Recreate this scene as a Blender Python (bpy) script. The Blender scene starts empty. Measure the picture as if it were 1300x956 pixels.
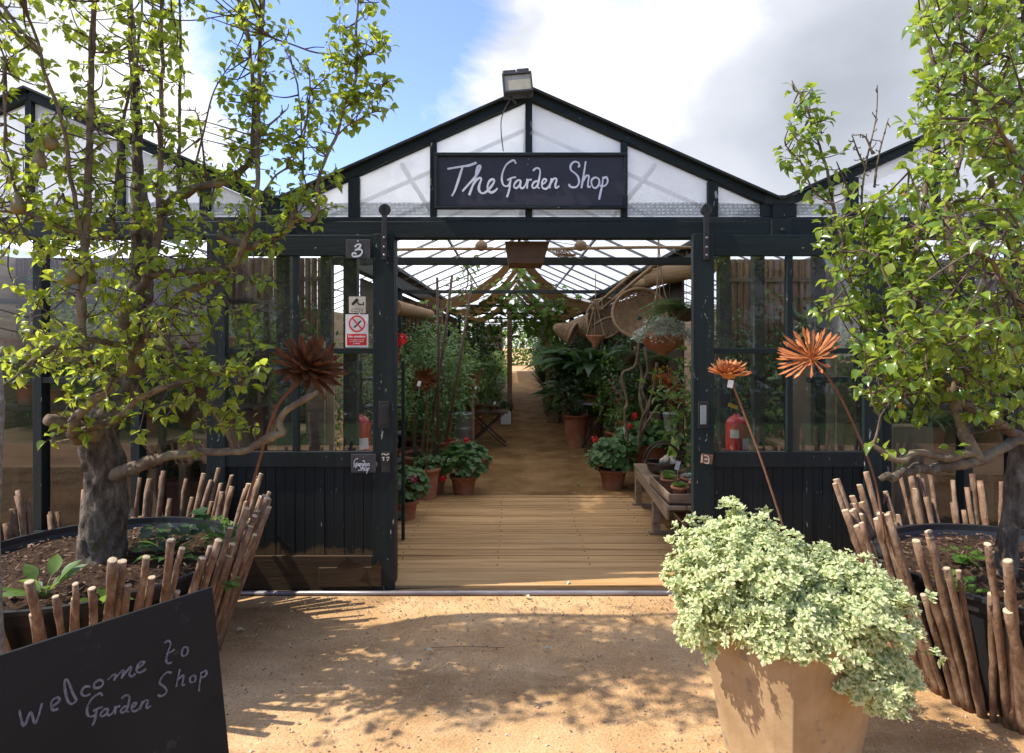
import bpy, math, random
from mathutils import Vector, Matrix, Quaternion, noise as mnoise
R = math.radians
rnd = random.Random(7)
F = 784.0            # focal length in photo pixels (1300 wide)
EYE = 1.6
scn = bpy.context.scene
COL = scn.collection
def V(*a): return Vector(a)
def P(px, py, Y):
    """a measured photo point at a known distance Y from the lens -> world point"""
    return Vector(((px - 650) / F * Y, Y, EYE - (py - 434) / F * Y))
def lerp(a, b, t): return a + (b - a) * t

# ------------------------------------------------------------------ materials
MATS = {}
def newmat(name):
    m = bpy.data.materials.new(name); m.use_nodes = True
    nt = m.node_tree; nt.nodes.clear()
    out = nt.nodes.new('ShaderNodeOutputMaterial')
    MATS[name] = m
    return m, nt, out
def nd(nt, t, **kw):
    n = nt.nodes.new(t)
    for k, v in kw.items():
        if k in n.inputs: n.inputs[k].default_value = v
        else: setattr(n, k, v)
    return n
def ramp(nt, fac, stops, interp='LINEAR'):
    r = nt.nodes.new('ShaderNodeValToRGB'); r.color_ramp.interpolation = interp
    el = r.color_ramp.elements
    while len(el) < len(stops): el.new(0.5)
    for e, (p, c) in zip(el, stops):
        e.position = p; e.color = (c[0], c[1], c[2], 1) if not isinstance(c, (int, float)) else (c, c, c, 1)
    nt.links.new(fac, r.inputs[0])
    return r.outputs[0]
def noise_tex(nt, scale, detail=5, rough=0.6, stretch=(1, 1, 1), dist=0.0, coord='Object'):
    tc = nt.nodes.new('ShaderNodeTexCoord'); mp = nt.nodes.new('ShaderNodeMapping')
    mp.inputs['Scale'].default_value = stretch
    nt.links.new(tc.outputs[coord], mp.inputs[0])
    n = nt.nodes.new('ShaderNodeTexNoise'); n.inputs['Scale'].default_value = scale
    n.inputs['Detail'].default_value = detail; n.inputs['Roughness'].default_value = rough
    n.inputs['Distortion'].default_value = dist
    nt.links.new(mp.outputs[0], n.inputs['Vector'])
    return n.outputs['Fac'], mp.outputs[0]
def bump(nt, h, strength, dist=0.01, prev=None):
    b = nt.nodes.new('ShaderNodeBump'); b.inputs['Strength'].default_value = strength
    b.inputs['Distance'].default_value = dist; nt.links.new(h, b.inputs['Height'])
    if prev: nt.links.new(prev, b.inputs['Normal'])
    return b.outputs[0]
def mixc(nt, fac, a, b, mode='MIX'):
    m = nt.nodes.new('ShaderNodeMix'); m.data_type = 'RGBA'; m.blend_type = mode
    for s, v in ((0, fac), (6, a), (7, b)):
        if isinstance(v, (int, float)): m.inputs[s].default_value = v
        elif isinstance(v, tuple): m.inputs[s].default_value = (*v[:3], 1)
        else: nt.links.new(v, m.inputs[s])
    return m.outputs[2]
def mnoise_mat(name, cols, scale=6, rough=0.75, bstr=0.4, bscale=60, stretch=(1, 1, 1), metal=0.0, bdist=0.004,
               spots=None, lo=0.3, hi=0.7, spec=0.5, island=0.0):
    m, nt, out = newmat(name)
    p = nd(nt, 'ShaderNodeBsdfPrincipled', Roughness=rough, Metallic=metal)
    p.inputs['Specular IOR Level'].default_value = spec
    f, mp = noise_tex(nt, scale, 6, 0.65, stretch)
    n = len(cols)
    c = ramp(nt, f, [(lo + (hi - lo) * i / max(1, n - 1), cc) for i, cc in enumerate(cols)])
    if spots:      # (scale, threshold, colour)
        f2, _ = noise_tex(nt, spots[0], 8, 0.7, stretch)
        k = ramp(nt, f2, [(spots[1], 0.0), (spots[1] + 0.05, 1.0)])
        c = mixc(nt, k, c, spots[2])
    if island:
        g = nt.nodes.new('ShaderNodeNewGeometry')
        v = ramp(nt, g.outputs['Random Per Island'], [(0, 1 - island), (1, 1 + island)])
        c = mixc(nt, 1.0, c, v, 'MULTIPLY')
    nt.links.new(c, p.inputs['Base Color'])
    if bstr:
        f3, _ = noise_tex(nt, bscale, 6, 0.7, stretch)
        nt.links.new(bump(nt, f3, bstr, bdist), p.inputs['Normal'])
    nt.links.new(p.outputs[0], out.inputs[0])
    return m
def plain(name, c, rough=0.6, metal=0.0, spec=0.5):
    m, nt, out = newmat(name)
    p = nd(nt, 'ShaderNodeBsdfPrincipled', Roughness=rough, Metallic=metal)
    p.inputs['Base Color'].default_value = (*c, 1); p.inputs['Specular IOR Level'].default_value = spec
    nt.links.new(p.outputs[0], out.inputs[0]); return m
def leafmat(name, stops, trans, tmix=0.4, rough=0.35, spec=0.5, blotch=None, attr=None, tattr=None):
    m, nt, out = newmat(name)
    g = nt.nodes.new('ShaderNodeNewGeometry')
    c = ramp(nt, g.outputs['Random Per Island'], stops)
    f, _ = noise_tex(nt, 45, 3, 0.5)
    c = mixc(nt, 0.5, c, ramp(nt, f, [(0.3, 0.62), (0.7, 1.3)]), 'MULTIPLY')
    tcol = mixc(nt, 0.35, trans, c)
    if attr:
        a = nt.nodes.new('ShaderNodeAttribute'); a.attribute_name = 'rim'
        f2, _ = noise_tex(nt, 60, 2, 0.5)
        ma = nt.nodes.new('ShaderNodeMath'); ma.operation = 'ADD'; nt.links.new(a.outputs['Fac'], ma.inputs[0]); nt.links.new(f2, ma.inputs[1])
        k = ramp(nt, ma.outputs[0], [(0.72, 0.0), (0.98, 1.0)])
        c = mixc(nt, k, c, attr); tcol = mixc(nt, k, tcol, tattr)
    if blotch:
        f3, _ = noise_tex(nt, 14, 2, 0.4)
        k = ramp(nt, f3, [(0.735, 0.0), (0.76, 1.0)])
        c = mixc(nt, k, c, blotch)
    p = nd(nt, 'ShaderNodeBsdfPrincipled', Roughness=rough); p.inputs['Specular IOR Level'].default_value = spec
    nt.links.new(c, p.inputs['Base Color'])
    t = nt.nodes.new('ShaderNodeBsdfTranslucent'); nt.links.new(tcol, t.inputs[0])
    mx = nt.nodes.new('ShaderNodeMixShader'); mx.inputs[0].default_value = tmix
    nt.links.new(p.outputs[0], mx.inputs[1]); nt.links.new(t.outputs[0], mx.inputs[2])
    nt.links.new(mx.outputs[0], out.inputs[0]); return m
def glassmat(name, dirt=0.06, dirtcol=(.6, .6, .56), tint=(.93, .95, .94), refl=1.0, milky=0.0):
    m, nt, out = newmat(name)
    tr = nt.nodes.new('ShaderNodeBsdfTransparent'); tr.inputs[0].default_value = (*tint, 1)
    gl = nt.nodes.new('ShaderNodeBsdfGlossy'); gl.inputs['Roughness'].default_value = 0.015
    gl.inputs[0].default_value = (.95, .97, 1, 1)
    f0, _ = noise_tex(nt, 2.2, 2, 0.4)
    nt.links.new(bump(nt, f0, 0.035, 0.02), gl.inputs['Normal'])
    fr = nt.nodes.new('ShaderNodeFresnel'); fr.inputs[0].default_value = 1.55
    mu = nt.nodes.new('ShaderNodeMath'); mu.operation = 'MULTIPLY'; mu.inputs[1].default_value = 1.9 * refl
    nt.links.new(fr.outputs[0], mu.inputs[0])
    m1 = nt.nodes.new('ShaderNodeMixShader'); nt.links.new(mu.outputs[0], m1.inputs[0])
    nt.links.new(tr.outputs[0], m1.inputs[1]); nt.links.new(gl.outputs[0], m1.inputs[2])
    f, _ = noise_tex(nt, 3.0, 8, 0.7)
    df = nt.nodes.new('ShaderNodeBsdfDiffuse'); df.inputs[0].default_value = (*dirtcol, 1)
    tl = nt.nodes.new('ShaderNodeBsdfTranslucent'); tl.inputs[0].default_value = (*dirtcol, 1)
    md = nt.nodes.new('ShaderNodeMixShader'); md.inputs[0].default_value = 0.6
    nt.links.new(df.outputs[0], md.inputs[1]); nt.links.new(tl.outputs[0], md.inputs[2])
    k = ramp(nt, f, [(0.3, milky), (0.75, min(1, milky + dirt * 2))])
    m2 = nt.nodes.new('ShaderNodeMixShader'); nt.links.new(k, m2.inputs[0])
    nt.links.new(m1.outputs[0], m2.inputs[1]); nt.links.new(md.outputs[0], m2.inputs[2])
    nt.links.new(m2.outputs[0], out.inputs[0]); return m
def clothmat(name, c1, c2, tmix, tcol, scale=40, stretch=(1, 1, 1)):
    m, nt, out = newmat(name)
    f, mp = noise_tex(nt, scale, 5, 0.6, stretch)
    c = ramp(nt, f, [(0.3, c1), (0.7, c2)])
    d = nt.nodes.new('ShaderNodeBsdfDiffuse'); nt.links.new(c, d.inputs[0])
    nt.links.new(bump(nt, f, 0.5, 0.01), d.inputs['Normal'])
    t = nt.nodes.new('ShaderNodeBsdfTranslucent'); t.inputs[0].default_value = (*tcol, 1)
    mx = nt.nodes.new('ShaderNodeMixShader'); mx.inputs[0].default_value = tmix
    nt.links.new(d.outputs[0], mx.inputs[1]); nt.links.new(t.outputs[0], mx.inputs[2])
    nt.links.new(mx.outputs[0], out.inputs[0]); return m

# dark green paint: streaky, chipped
def paintmat(name, c1, c2, stretch, chips=0.70, mud=False):
    m, nt, out = newmat(name)
    p = nd(nt, 'ShaderNodeBsdfPrincipled', Roughness=0.6); p.inputs['Specular IOR Level'].default_value = .3
    f, _ = noise_tex(nt, 7, 7, 0.7, stretch)
    c = ramp(nt, f, [(0.3, c1), (0.7, c2)])
    f2, _ = noise_tex(nt, 24, 4, 0.6, tuple(max(s, .35) for s in stretch))
    k = ramp(nt, f2, [(chips, 0.0), (chips + 0.02, 1.0)])
    c = mixc(nt, k, c, (.30, .31, .28))
    if mud:
        tc = nt.nodes.new('ShaderNodeNewGeometry'); sp = nt.nodes.new('ShaderNodeSeparateXYZ')
        nt.links.new(tc.outputs['Position'], sp.inputs[0])
        f4, _ = noise_tex(nt, 5, 7, 0.7)
        a = nt.nodes.new('ShaderNodeMath'); a.operation = 'MULTIPLY_ADD'; a.inputs[1].default_value = -0.5
        nt.links.new(f4, a.inputs[0]); nt.links.new(sp.outputs['Z'], a.inputs[2])
        k2 = ramp(nt, a.outputs[0], [(-.06, 0.8), (0.05, 0.0)])
        c = mixc(nt, k2, c, (.12, .075, .036))
    nt.links.new(c, p.inputs['Base Color'])
    f3, _ = noise_tex(nt, 30, 6, 0.65, stretch)
    nt.links.new(bump(nt, f3, 0.5, 0.004), p.inputs['Normal'])
    nt.links.new(p.outputs[0], out.inputs[0]); return m
G1, G2 = (.0055, .0105, .0105), (.014, .024, .0235)
paint_h = paintmat('green_paint_horizontal', G1, G2, (.12, 1, 1.6))
paint_v = paintmat('green_paint_vertical', G1, G2, (1.6, 1, .12), 0.665)
paint_low = paintmat('green_paint_low', (.006, .009, .009), (.014, .018, .018), (1.8, 1, .10), 0.70, mud=True)
dark_frame = paintmat('green_paint_inside', (.012, .018, .018), (.03, .036, .034), (1, .3, 1))
glazing_bar_m = mnoise_mat('grey_glazing_bar', [(.12, .12, .115), (.26, .26, .25)], 9, .6, .2, 60)
black_iron = mnoise_mat('black_iron', [(.01, .01, .011), (.035, .03, .028)], 25, .5, .3, 120)
M_glass = glassmat('door_glass', dirt=0.035, refl=1.1)
M_bay = glassmat('bay_glass', dirt=0.02, refl=0.5)
M_gable = glassmat('gable_glass', dirt=0.12, dirtcol=(.93, .94, .94), milky=0.75, refl=1.0)
M_roof = None
def roofmat():
    m, nt, out = newmat('whitewashed_roof_glass')
    f, _ = noise_tex(nt, 1.6, 8, 0.7, (1, .5, 1))
    c = ramp(nt, f, [(0.25, (.80, .82, .80)), (0.7, (.93, .94, .93))])
    tl = nt.nodes.new('ShaderNodeBsdfTranslucent'); nt.links.new(c, tl.inputs[0])
    df = nt.nodes.new('ShaderNodeBsdfDiffuse'); df.inputs[0].default_value = (.75, .76, .75, 1)
    tr = nt.nodes.new('ShaderNodeBsdfTransparent')
    a = nt.nodes.new('ShaderNodeMixShader'); a.inputs[0].default_value = 0.22
    nt.links.new(tl.outputs[0], a.inputs[1]); nt.links.new(df.outputs[0], a.inputs[2])
    b = nt.nodes.new('ShaderNodeMixShader')
    k = ramp(nt, f, [(0.3, 0.015), (0.60, 0.03), (0.66, 0.45)])
    nt.links.new(k, b.inputs[0])
    nt.links.new(a.outputs[0], b.inputs[1]); nt.links.new(tr.outputs[0], b.inputs[2])
    nt.links.new(b.outputs[0], out.inputs[0]); return m
M_roof = roofmat()
def bandmat():
    m, nt, out = newmat('pressed_glass_band')
    tc = nt.nodes.new('ShaderNodeTexCoord'); mp = nt.nodes.new('ShaderNodeMapping')
    mp.inputs['Rotation'].default_value = (R(90), 0, 0)
    nt.links.new(tc.outputs['Object'], mp.inputs[0])
    def br(sc, w, h, ms, off):
        b = nt.nodes.new('ShaderNodeTexBrick'); b.inputs['Scale'].default_value = sc
        b.inputs['Brick Width'].default_value = w; b.inputs['Row Height'].default_value = h
        b.inputs['Mortar Size'].default_value = ms; b.offset = off
        nt.links.new(mp.outputs[0], b.inputs['Vector']); return b.outputs['Fac']
    f1 = br(1, .030, .042, .006, 0.3); f2 = br(1, .075, .021, .0055, 0.4)
    mx = nt.nodes.new('ShaderNodeMath'); mx.operation = 'MAXIMUM'
    nt.links.new(f1, mx.inputs[0]); nt.links.new(f2, mx.inputs[1])
    c = mixc(nt, mx.outputs[0], (.62, .68, .68), (.05, .065, .07))
    d = nd(nt, 'ShaderNodeBsdfPrincipled', Roughness=.2); nt.links.new(c, d.inputs['Base Color'])
    nt.links.new(bump(nt, mx.outputs[0], 0.8, .004), d.inputs['Normal'])
    t = nt.nodes.new('ShaderNodeBsdfTransparent')
    s = nt.nodes.new('ShaderNodeMixShader'); s.inputs[0].default_value = .55
    nt.links.new(t.outputs[0], s.inputs[1]); nt.links.new(d.outputs[0], s.inputs[2])
    nt.links.new(s.outputs[0], out.inputs[0]); return m
M_band = bandmat()

def groundmat():
    m, nt, out = newmat('hoggin_gravel')
    p = nd(nt, 'ShaderNodeBsdfPrincipled', Roughness=.92); p.inputs['Specular IOR Level'].default_value = .2
    f, _ = noise_tex(nt, 1.3, 9, 0.72)
    c = ramp(nt, f, [(0.28, (.38, .215, .09)), (0.5, (.54, .335, .16)), (0.72, (.66, .45, .245))])
    fs, mp = noise_tex(nt, 90, 4, 0.7)
    c = mixc(nt, 0.75, c, ramp(nt, fs, [(0.3, 0.62), (0.7, 1.38)]), 'MULTIPLY')
    v = nt.nodes.new('ShaderNodeTexVoronoi'); v.inputs['Scale'].default_value = 70
    nt.links.new(mp, v.inputs['Vector'])
    f2, _ = noise_tex(nt, 30, 4, 0.7)
    k = ramp(nt, f2, [(0.62, 0.0), (0.66, 1.0)])
    st = mixc(nt, 1.0, v.outputs['Color'], (.62, .48, .34), 'MULTIPLY')
    c = mixc(nt, mixc(nt, 1.0, k, (.5, .5, .5), 'MULTIPLY'), c, st)
    fl, _ = noise_tex(nt, .9, 4, .6, (1, 2.2, 1))
    c = mixc(nt, 1.0, c, ramp(nt, fl, [(.36, (.66, .62, .57)), (.5, (1, 1, 1)), (.66, (1.15, 1.12, 1.1))]), 'MULTIPLY')
    nt.links.new(c, p.inputs['Base Color'])
    b = bump(nt, fs, 0.8, .006); f5, _ = noise_tex(nt, 9, 6, .7); b = bump(nt, f5, 0.7, .02, b)
    nt.links.new(b, p.inputs['Normal']); nt.links.new(p.outputs[0], out.inputs[0]); return m
M_ground = groundmat()
deck_wood = mnoise_mat('worn_deck_wood', [(.26, .14, .05), (.47, .275, .115), (.56, .36, .17)], 4, .8, .55, 30, (.25, 6, 6), island=.16, spec=.25, bdist=.003)
wood_old = mnoise_mat('weathered_wood', [(.16, .105, .06), (.30, .21, .13), (.38, .29, .2)], 6, .8, .5, 30, (1, .3, 3), spec=.3)
wood_beige = mnoise_mat('pale_board', [(.34, .25, .15), (.45, .34, .22)], 4, .8, .3, 40, (3, 1, .4))
wood_dark = mnoise_mat('dark_wood', [(.03, .018, .01), (.08, .05, .03)], 7, .7, .4, 40, (1, .3, 3))
wood_brown = mnoise_mat('brown_box_wood', [(.06, .032, .014), (.11, .06, .03)], 8, .7, .3, 60)
door_bare = mnoise_mat('bare_muddy_wood', [(.028, .02, .012), (.07, .045, .024), (.018, .016, .013)], 5, .85, .6, 30, (.2, 1, 2.5), spec=.2)
stake_m = mnoise_mat('chestnut_bark', [(.09, .048, .026), (.21, .125, .072), (.36, .25, .165)], 22, .8, 1.0, 55, (1, 1, .45), spec=.3, bdist=.010, spots=(15, .60, (.07, .04, .026)), island=.28)
stake_end = mnoise_mat('cut_wood_end', [(.42, .31, .19), (.58, .46, .31)], 60, .8, .3, 150)
bark = mnoise_mat('pear_bark', [(.035, .026, .018), (.13, .10, .072), (.29, .245, .19)], 26, .9, 1.0, 46, (1, 1, .35), bdist=.02, spec=.2, spots=(6, .6, (.09, .10, .03)))
bark_branch = mnoise_mat('branch_bark', [(.07, .045, .032), (.17, .125, .085), (.27, .23, .12)], 12, .85, .7, 60, spec=.25, bdist=.008, spots=(9, .6, (.20, .21, .06)))
twig_m = mnoise_mat('twig_bark', [(.055, .035, .03), (.13, .08, .06)], 25, .8, .3, 90)
post_m = mnoise_mat('speckled_granite', [(.12, .10, .085), (.24, .215, .19), (.38, .35, .31)], 42, .9, .8, 60, bdist=.01)
soil_m = mnoise_mat('bark_mulch_soil', [(.018, .010, .006), (.06, .034, .02), (.14, .085, .05)], 38, .95, 1.0, 45, bdist=.03, spec=.15)
mulch_m = mnoise_mat('mulch_chips', [(.06, .03, .018), (.15, .09, .055), (.26, .17, .11)], 6, .9, .4, 60, island=.5)
bin_m = plain('black_plastic', (.02, .021, .023), .45)
terracotta = mnoise_mat('terracotta', [(.25, .09, .045), (.38, .16, .085), (.44, .24, .15)], 5, .85, .25, 60, spec=.25)
terracotta_pale = mnoise_mat('pale_terracotta', [(.30, .195, .095), (.41, .285, .155), (.47, .37, .23)], 3, .85, .6, 40, spec=.25, spots=(7, .58, (.27, .20, .13)))
galv = mnoise_mat('galvanised_zinc', [(.22, .25, .28), (.40, .44, .47)], 9, .5, .15, 60, metal=.5)
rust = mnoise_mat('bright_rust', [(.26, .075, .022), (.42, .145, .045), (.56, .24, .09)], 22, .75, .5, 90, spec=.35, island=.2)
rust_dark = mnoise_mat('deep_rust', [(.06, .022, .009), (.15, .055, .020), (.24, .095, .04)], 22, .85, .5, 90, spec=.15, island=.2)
rust_rod = mnoise_mat('rusty_rod', [(.14, .055, .03), (.25, .11, .06)], 30, .8, .4, 90)
slate = mnoise_mat('slate_board', [(.019, .019, .027), (.032, .032, .043)], 8, .6, .15, 80)
slate_tile = mnoise_mat('slate_tile', [(.03, .03, .035), (.07, .068, .07)], 22, .5, .6, 40, (1, 1, .4))
chalkboard = mnoise_mat('chalkboard', [(.007, .007, .0065), (.016, .0155, .0145)], 2.5, .7, .12, 90, spots=(3.2, .58, (.036, .036, .034)), spec=.25)
whitepaint = mnoise_mat('white_lettering', [(.62, .66, .72), (.78, .8, .84)], 30, .7, 0)
chalk = mnoise_mat('chalk', [(.05, .05, .06), (.19, .19, .215)], 90, .9, 0)
white_p = plain('white_plastic', (.78, .78, .76), .4)
cream_p = plain('cream_plastic', (.62, .58, .48), .5)
red_p = plain('sign_red', (.62, .02, .03), .4)
black_p = plain('sign_black', (.015, .015, .015), .5)
red_ext = plain('extinguisher_red', (.5, .02, .02), .25)
yellow_p = plain('yellow_tag', (.7, .45, .03), .4)
steel = mnoise_mat('worn_steel_rail', [(.12, .10, .11), (.34, .32, .33)], 12, .45, .3, 60, (.2, 1, 1), metal=.6, spots=(5, .6, (.12, .05, .025)))
hessian = clothmat('brown_hessian', (.10, .055, .025), (.18, .105, .05), .30, (.20, .11, .045), 25, (1, 4, 1))
cream_cloth = clothmat('cream_cloth', (.68, .66, .60), (.78, .76, .70), .72, (.90, .88, .80), 25, (1, 4, 1))
bamboo = mnoise_mat('bamboo', [(.26, .17, .08), (.40, .28, .15)], 8, .6, .2, 60, (3, .5, 3))
reed = mnoise_mat('reed_mat', [(.20, .115, .045), (.36, .23, .10)], 14, .8, .9, 70, (.3, 6, 6), bdist=.01)
screen_m = mnoise_mat('reed_screen', [(.05, .024, .013), (.12, .062, .034), (.20, .12, .07)], 9, .85, .9, 40, (9, 1, .3), bdist=.01)
wicker = mnoise_mat('wicker', [(.17, .10, .05), (.30, .20, .11)], 20, .75, .5, 90)
rope_m = mnoise_mat('rope', [(.22, .15, .09), (.36, .27, .17)], 60, .9, .4, 150)
cable_m = plain('black_cable', (.012, .012, .014), .5)
lampglass = mnoise_mat('floodlight_glass', [(.30, .27, .18), (.42, .40, .30)], 8, .12, 0)
lime = plain('lime_card', (.42, .5, .1), .7)
cottonm = mnoise_mat('cotton_cloth', [(.5, .42, .28), (.66, .58, .44)], 14, .9, .4, 60)
pebble_m = mnoise_mat('pebbles', [(.36, .25, .14), (.60, .45, .29)], 3, .85, .3, 60, island=.4)
housewall = plain('white_render', (.78, .77, .73), .8)
houseroof = mnoise_mat('slate_roof', [(.09, .09, .10), (.15, .145, .15)], 8, .8, .3, 30)
bulb_red = leafmat('red_petals', [(0, (.55, .01, .02)), (1, (.75, .03, .03))], (.7, .03, .02), .3)
bulb_mag = leafmat('magenta_petals', [(0, (.42, .01, .12)), (1, (.55, .03, .2))], (.6, .03, .2), .3)
bulb_pink = leafmat('pink_petals', [(0, (.65, .28, .42)), (1, (.8, .45, .58))], (.8, .4, .5), .3)
bulb_white = leafmat('white_petals', [(0, (.7, .7, .62)), (1, (.85, .83, .78))], (.7, .7, .6), .3)
bulb_yel = leafmat('yellow_petals', [(0, (.6, .3, .02)), (1, (.7, .45, .03))], (.7, .4, .02), .3)
L_pear = leafmat('pear_leaf', [(0, (.05, .075, .03)), (.12, (.05, .11, .018)), (.5, (.13, .22, .03)), (.8, (.21, .31, .04)), (1, (.38, .36, .05))],
                 (.84, .94, .09), .52, .33, .5, blotch=(.55, .13, .01))
L_pear2 = leafmat('pear_leaf_glossy', [(0, (.06, .09, .035)), (.15, (.08, .17, .025)), (.6, (.18, .28, .04)), (1, (.30, .36, .055))],
                  (.66, .80, .08), .4, .25, .6, blotch=(.6, .16, .01))
L_ger = leafmat('geranium_leaf', [(0, (.05, .12, .03)), (1, (.11, .21, .055))], (.22, .38, .06), .3, .5)
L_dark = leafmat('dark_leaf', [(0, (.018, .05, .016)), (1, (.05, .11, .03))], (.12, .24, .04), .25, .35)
L_mid = leafmat('mid_leaf', [(0, (.05, .11, .025)), (1, (.15, .24, .05))], (.36, .54, .09), .35, .45)
L_vine = leafmat('vine_leaf', [(0, (.06, .14, .02)), (1, (.12, .22, .03))], (.38, .60, .07), .5, .45)
L_fern = leafmat('fern_leaf', [(0, (.03, .08, .015)), (1, (.06, .13, .025))], (.18, .34, .05), .35, .5)
L_silver = leafmat('silver_leaf', [(0, (.33, .38, .30)), (1, (.52, .56, .46))], (.5, .55, .4), .25, .7)
L_var = leafmat('variegated_leaf', [(0, (.16, .25, .075)), (1, (.30, .38, .13))], (.5, .62, .16), .35, .55,
                attr=(.66, .68, .38), tattr=(.8, .84, .36))
L_sedge = leafmat('strap_leaf', [(0, (.05, .09, .03)), (.7, (.10, .16, .05)), (1, (.3, .32, .16))], (.25, .35, .08), .3, .45)
L_dry = leafmat('dry_leaf', [(0, (.5, .42, .26)), (1, (.66, .6, .42))], (.5, .42, .25), .2, .8)

# ------------------------------------------------------------------ mesh helpers
class MB:
    def __init__(s): s.v = []; s.f = []; s.rim = None
    def add(s, vs, fs):
        b = len(s.v); s.v.extend(vs); s.f.extend([tuple(i + b for i in f) for f in fs])
    def box(s, x0, x1, y0, y1, z0, z1):
        vs = [V(x, y, z) for x in (x0, x1) for y in (y0, y1) for z in (z0, z1)]
        s.add(vs, [(0, 1, 3, 2), (4, 6, 7, 5), (0, 4, 5, 1), (2, 3, 7, 6), (0, 2, 6, 4), (1, 5, 7, 3)]); return s
    def obox(s, c, size, q=None):
        vs = []
        for x in (-.5, .5):
            for y in (-.5, .5):
                for z in (-.5, .5):
                    w = V(x * size[0], y * size[1], z * size[2])
                    if q is not None: w.rotate(q)
                    vs.append(w + V(*c))
        s.add(vs, [(0, 1, 3, 2), (4, 6, 7, 5), (0, 4, 5, 1), (2, 3, 7, 6), (0, 2, 6, 4), (1, 5, 7, 3)]); return s
    def beam(s, a, b, w, h, up=(0, 0, 1)):
        a = V(*a); b = V(*b); d = (b - a); L = d.length; d.normalize()
        side = d.cross(V(*up)).normalized(); u = side.cross(d)
        vs = []
        for t in (a, b):
            for i, j in ((-1, -1), (1, -1), (1, 1), (-1, 1)):
                vs.append(t + side * (i * w / 2) + u * (j * h / 2))
        s.add(vs, [(0, 3, 2, 1), (4, 5, 6, 7), (0, 1, 5, 4), (1, 2, 6, 5), (2, 3, 7, 6), (3, 0, 4, 7)]); return s
    def tube(s, pts, r, seg=7, cap=True, wob=0.0):
        pts = [V(*p) for p in pts]; n = len(pts)
        if isinstance(r, (int, float)): r = [r] * n
        base = len(s.v); prev = None
        for i, p in enumerate(pts):
            d = (pts[min(i + 1, n - 1)] - pts[max(i - 1, 0)])
            if d.length < 1e-9: d = V(0, 0, 1)
            d.normalize()
            if prev is None:
                a = d.orthogonal().normalized()
            else:
                a = prev - d * prev.dot(d)
                a = a.normalized() if a.length > 1e-6 else d.orthogonal().normalized()
            prev = a; b = d.cross(a)
            for k in range(seg):
                t = 2 * math.pi * k / seg
                rr = r[i] * (1 + (wob * (rnd.random() - .5) if wob else 0))
                s.v.append(p + (a * math.cos(t) + b * math.sin(t)) * rr)
        for i in range(n - 1):
            for k in range(seg):
                k2 = (k + 1) % seg
                s.f.append((base + i * seg + k, base + i * seg + k2, base + (i + 1) * seg + k2, base + (i + 1) * seg + k))
        if cap:
            s.f.append(tuple(base + k for k in reversed(range(seg))))
            s.f.append(tuple(base + (n - 1) * seg + k for k in range(seg)))
        return s
    def lathe(s, prof, c=(0, 0, 0), seg=24, cap=True, q=None):
        c = V(*c); base = len(s.v)
        for r, z in prof:
            for k in range(seg):
                t = 2 * math.pi * k / seg
                w = V(r * math.cos(t), r * math.sin(t), z)
                if q is not None: w.rotate(q)
                s.v.append(c + w)
        for i in range(len(prof) - 1):
            for k in range(seg):
                k2 = (k + 1) % seg
                s.f.append((base + i * seg + k, base + i * seg + k2, base + (i + 1) * seg + k2, base + (i + 1) * seg + k))
        if cap:
            s.f.append(tuple(base + k for k in reversed(range(seg))))
            s.f.append(tuple(base + (len(prof) - 1) * seg + k for k in range(seg)))
        return s
    def leaf(s, p, d, n, L, W, droop=0.25, fold=0.18, pet=0.15):
        """ovate leaf: p base, d direction, n face normal"""
        d = d.normalized(); side = d.cross(n)
        if side.length < 1e-4: side = d.orthogonal()
        side.normalize(); n = side.cross(d)
        b = len(s.v)
        def pt(t, w, e=0.0):
            return p + d * (L * t * (1 - droop * t * .35)) - n * (L * droop * t * t) + side * (W * w) + n * (abs(w) * fold * W * 2 + e)
        s.v.append(p.copy()); rows = ((.07, .10), (.22, .36), (.42, .50), (.62, .47), (.80, .30), (.93, .12))
        for t, w in rows: s.v.extend([pt(t, -w), pt(t, 0), pt(t, w)])
        s.v.append(pt(1.05, 0)); s.f.extend([(b, b + 1, b + 2), (b, b + 2, b + 3)])
        for i in range(5):
            k = b + 1 + 3 * i; s.f.extend([(k, k + 3, k + 4, k + 1), (k + 1, k + 4, k + 5, k + 2)])
        k = b + 16; s.f.extend([(k, b + 19, k + 1), (k + 1, b + 19, k + 2)])
    def blade(s, p, d, L, W, droop, n=4):
        """long strap leaf"""
        d = d.normalized(); side = d.cross(V(0, 0, 1))
        if side.length < 1e-3: side = V(1, 0, 0)
        side.normalize(); b = len(s.v)
        for i in range(n + 1):
            t = i / n; w = W * (math.sin(math.pi * min(1, .15 + t * .85)) * .9 + .08) * .5
            q = p + d * L * t + V(0, 0, -droop * L * t * t)
            s.v.extend([q - side * w, q + side * w])
        for i in range(n):
            s.f.append((b + 2 * i, b + 2 * i + 1, b + 2 * i + 3, b + 2 * i + 2))
    def fan(s, p, n, rad, lobes=5, depth=.15, cup=.12, notch=True, rot=0.0, sub=2):
        """round lobed leaf, with optional rim attribute"""
        n = n.normalized(); a = n.orthogonal().normalized(); a.rotate(Quaternion(n, rot)); bb = n.cross(a)
        b = len(s.v); N = lobes * sub * 1
        s.v.append(p.copy())
        rim = [0.0]
        cnt = 0
        ring = []
        for k in range(N + 1):
            t = (k / N) * (2 * math.pi * (.90 if notch else 1)) + .3
            if not notch and k == N: break
            lob = 1 - depth * (1 - abs(math.cos(math.pi * k / sub))) - (rnd.random() * .08)
            rr = rad * lob
            s.v.append(p + (a * math.cos(t) + bb * math.sin(t)) * rr + n * (cup * rad * (rr / rad) ** 2 + (rnd.random() - .5) * .1 * rad))
            rim.append(.62 + .3 * rnd.random()); ring.append(b + 1 + k)
        for i in range(len(ring) - 1): s.f.append((b, ring[i], ring[i + 1]))
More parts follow.
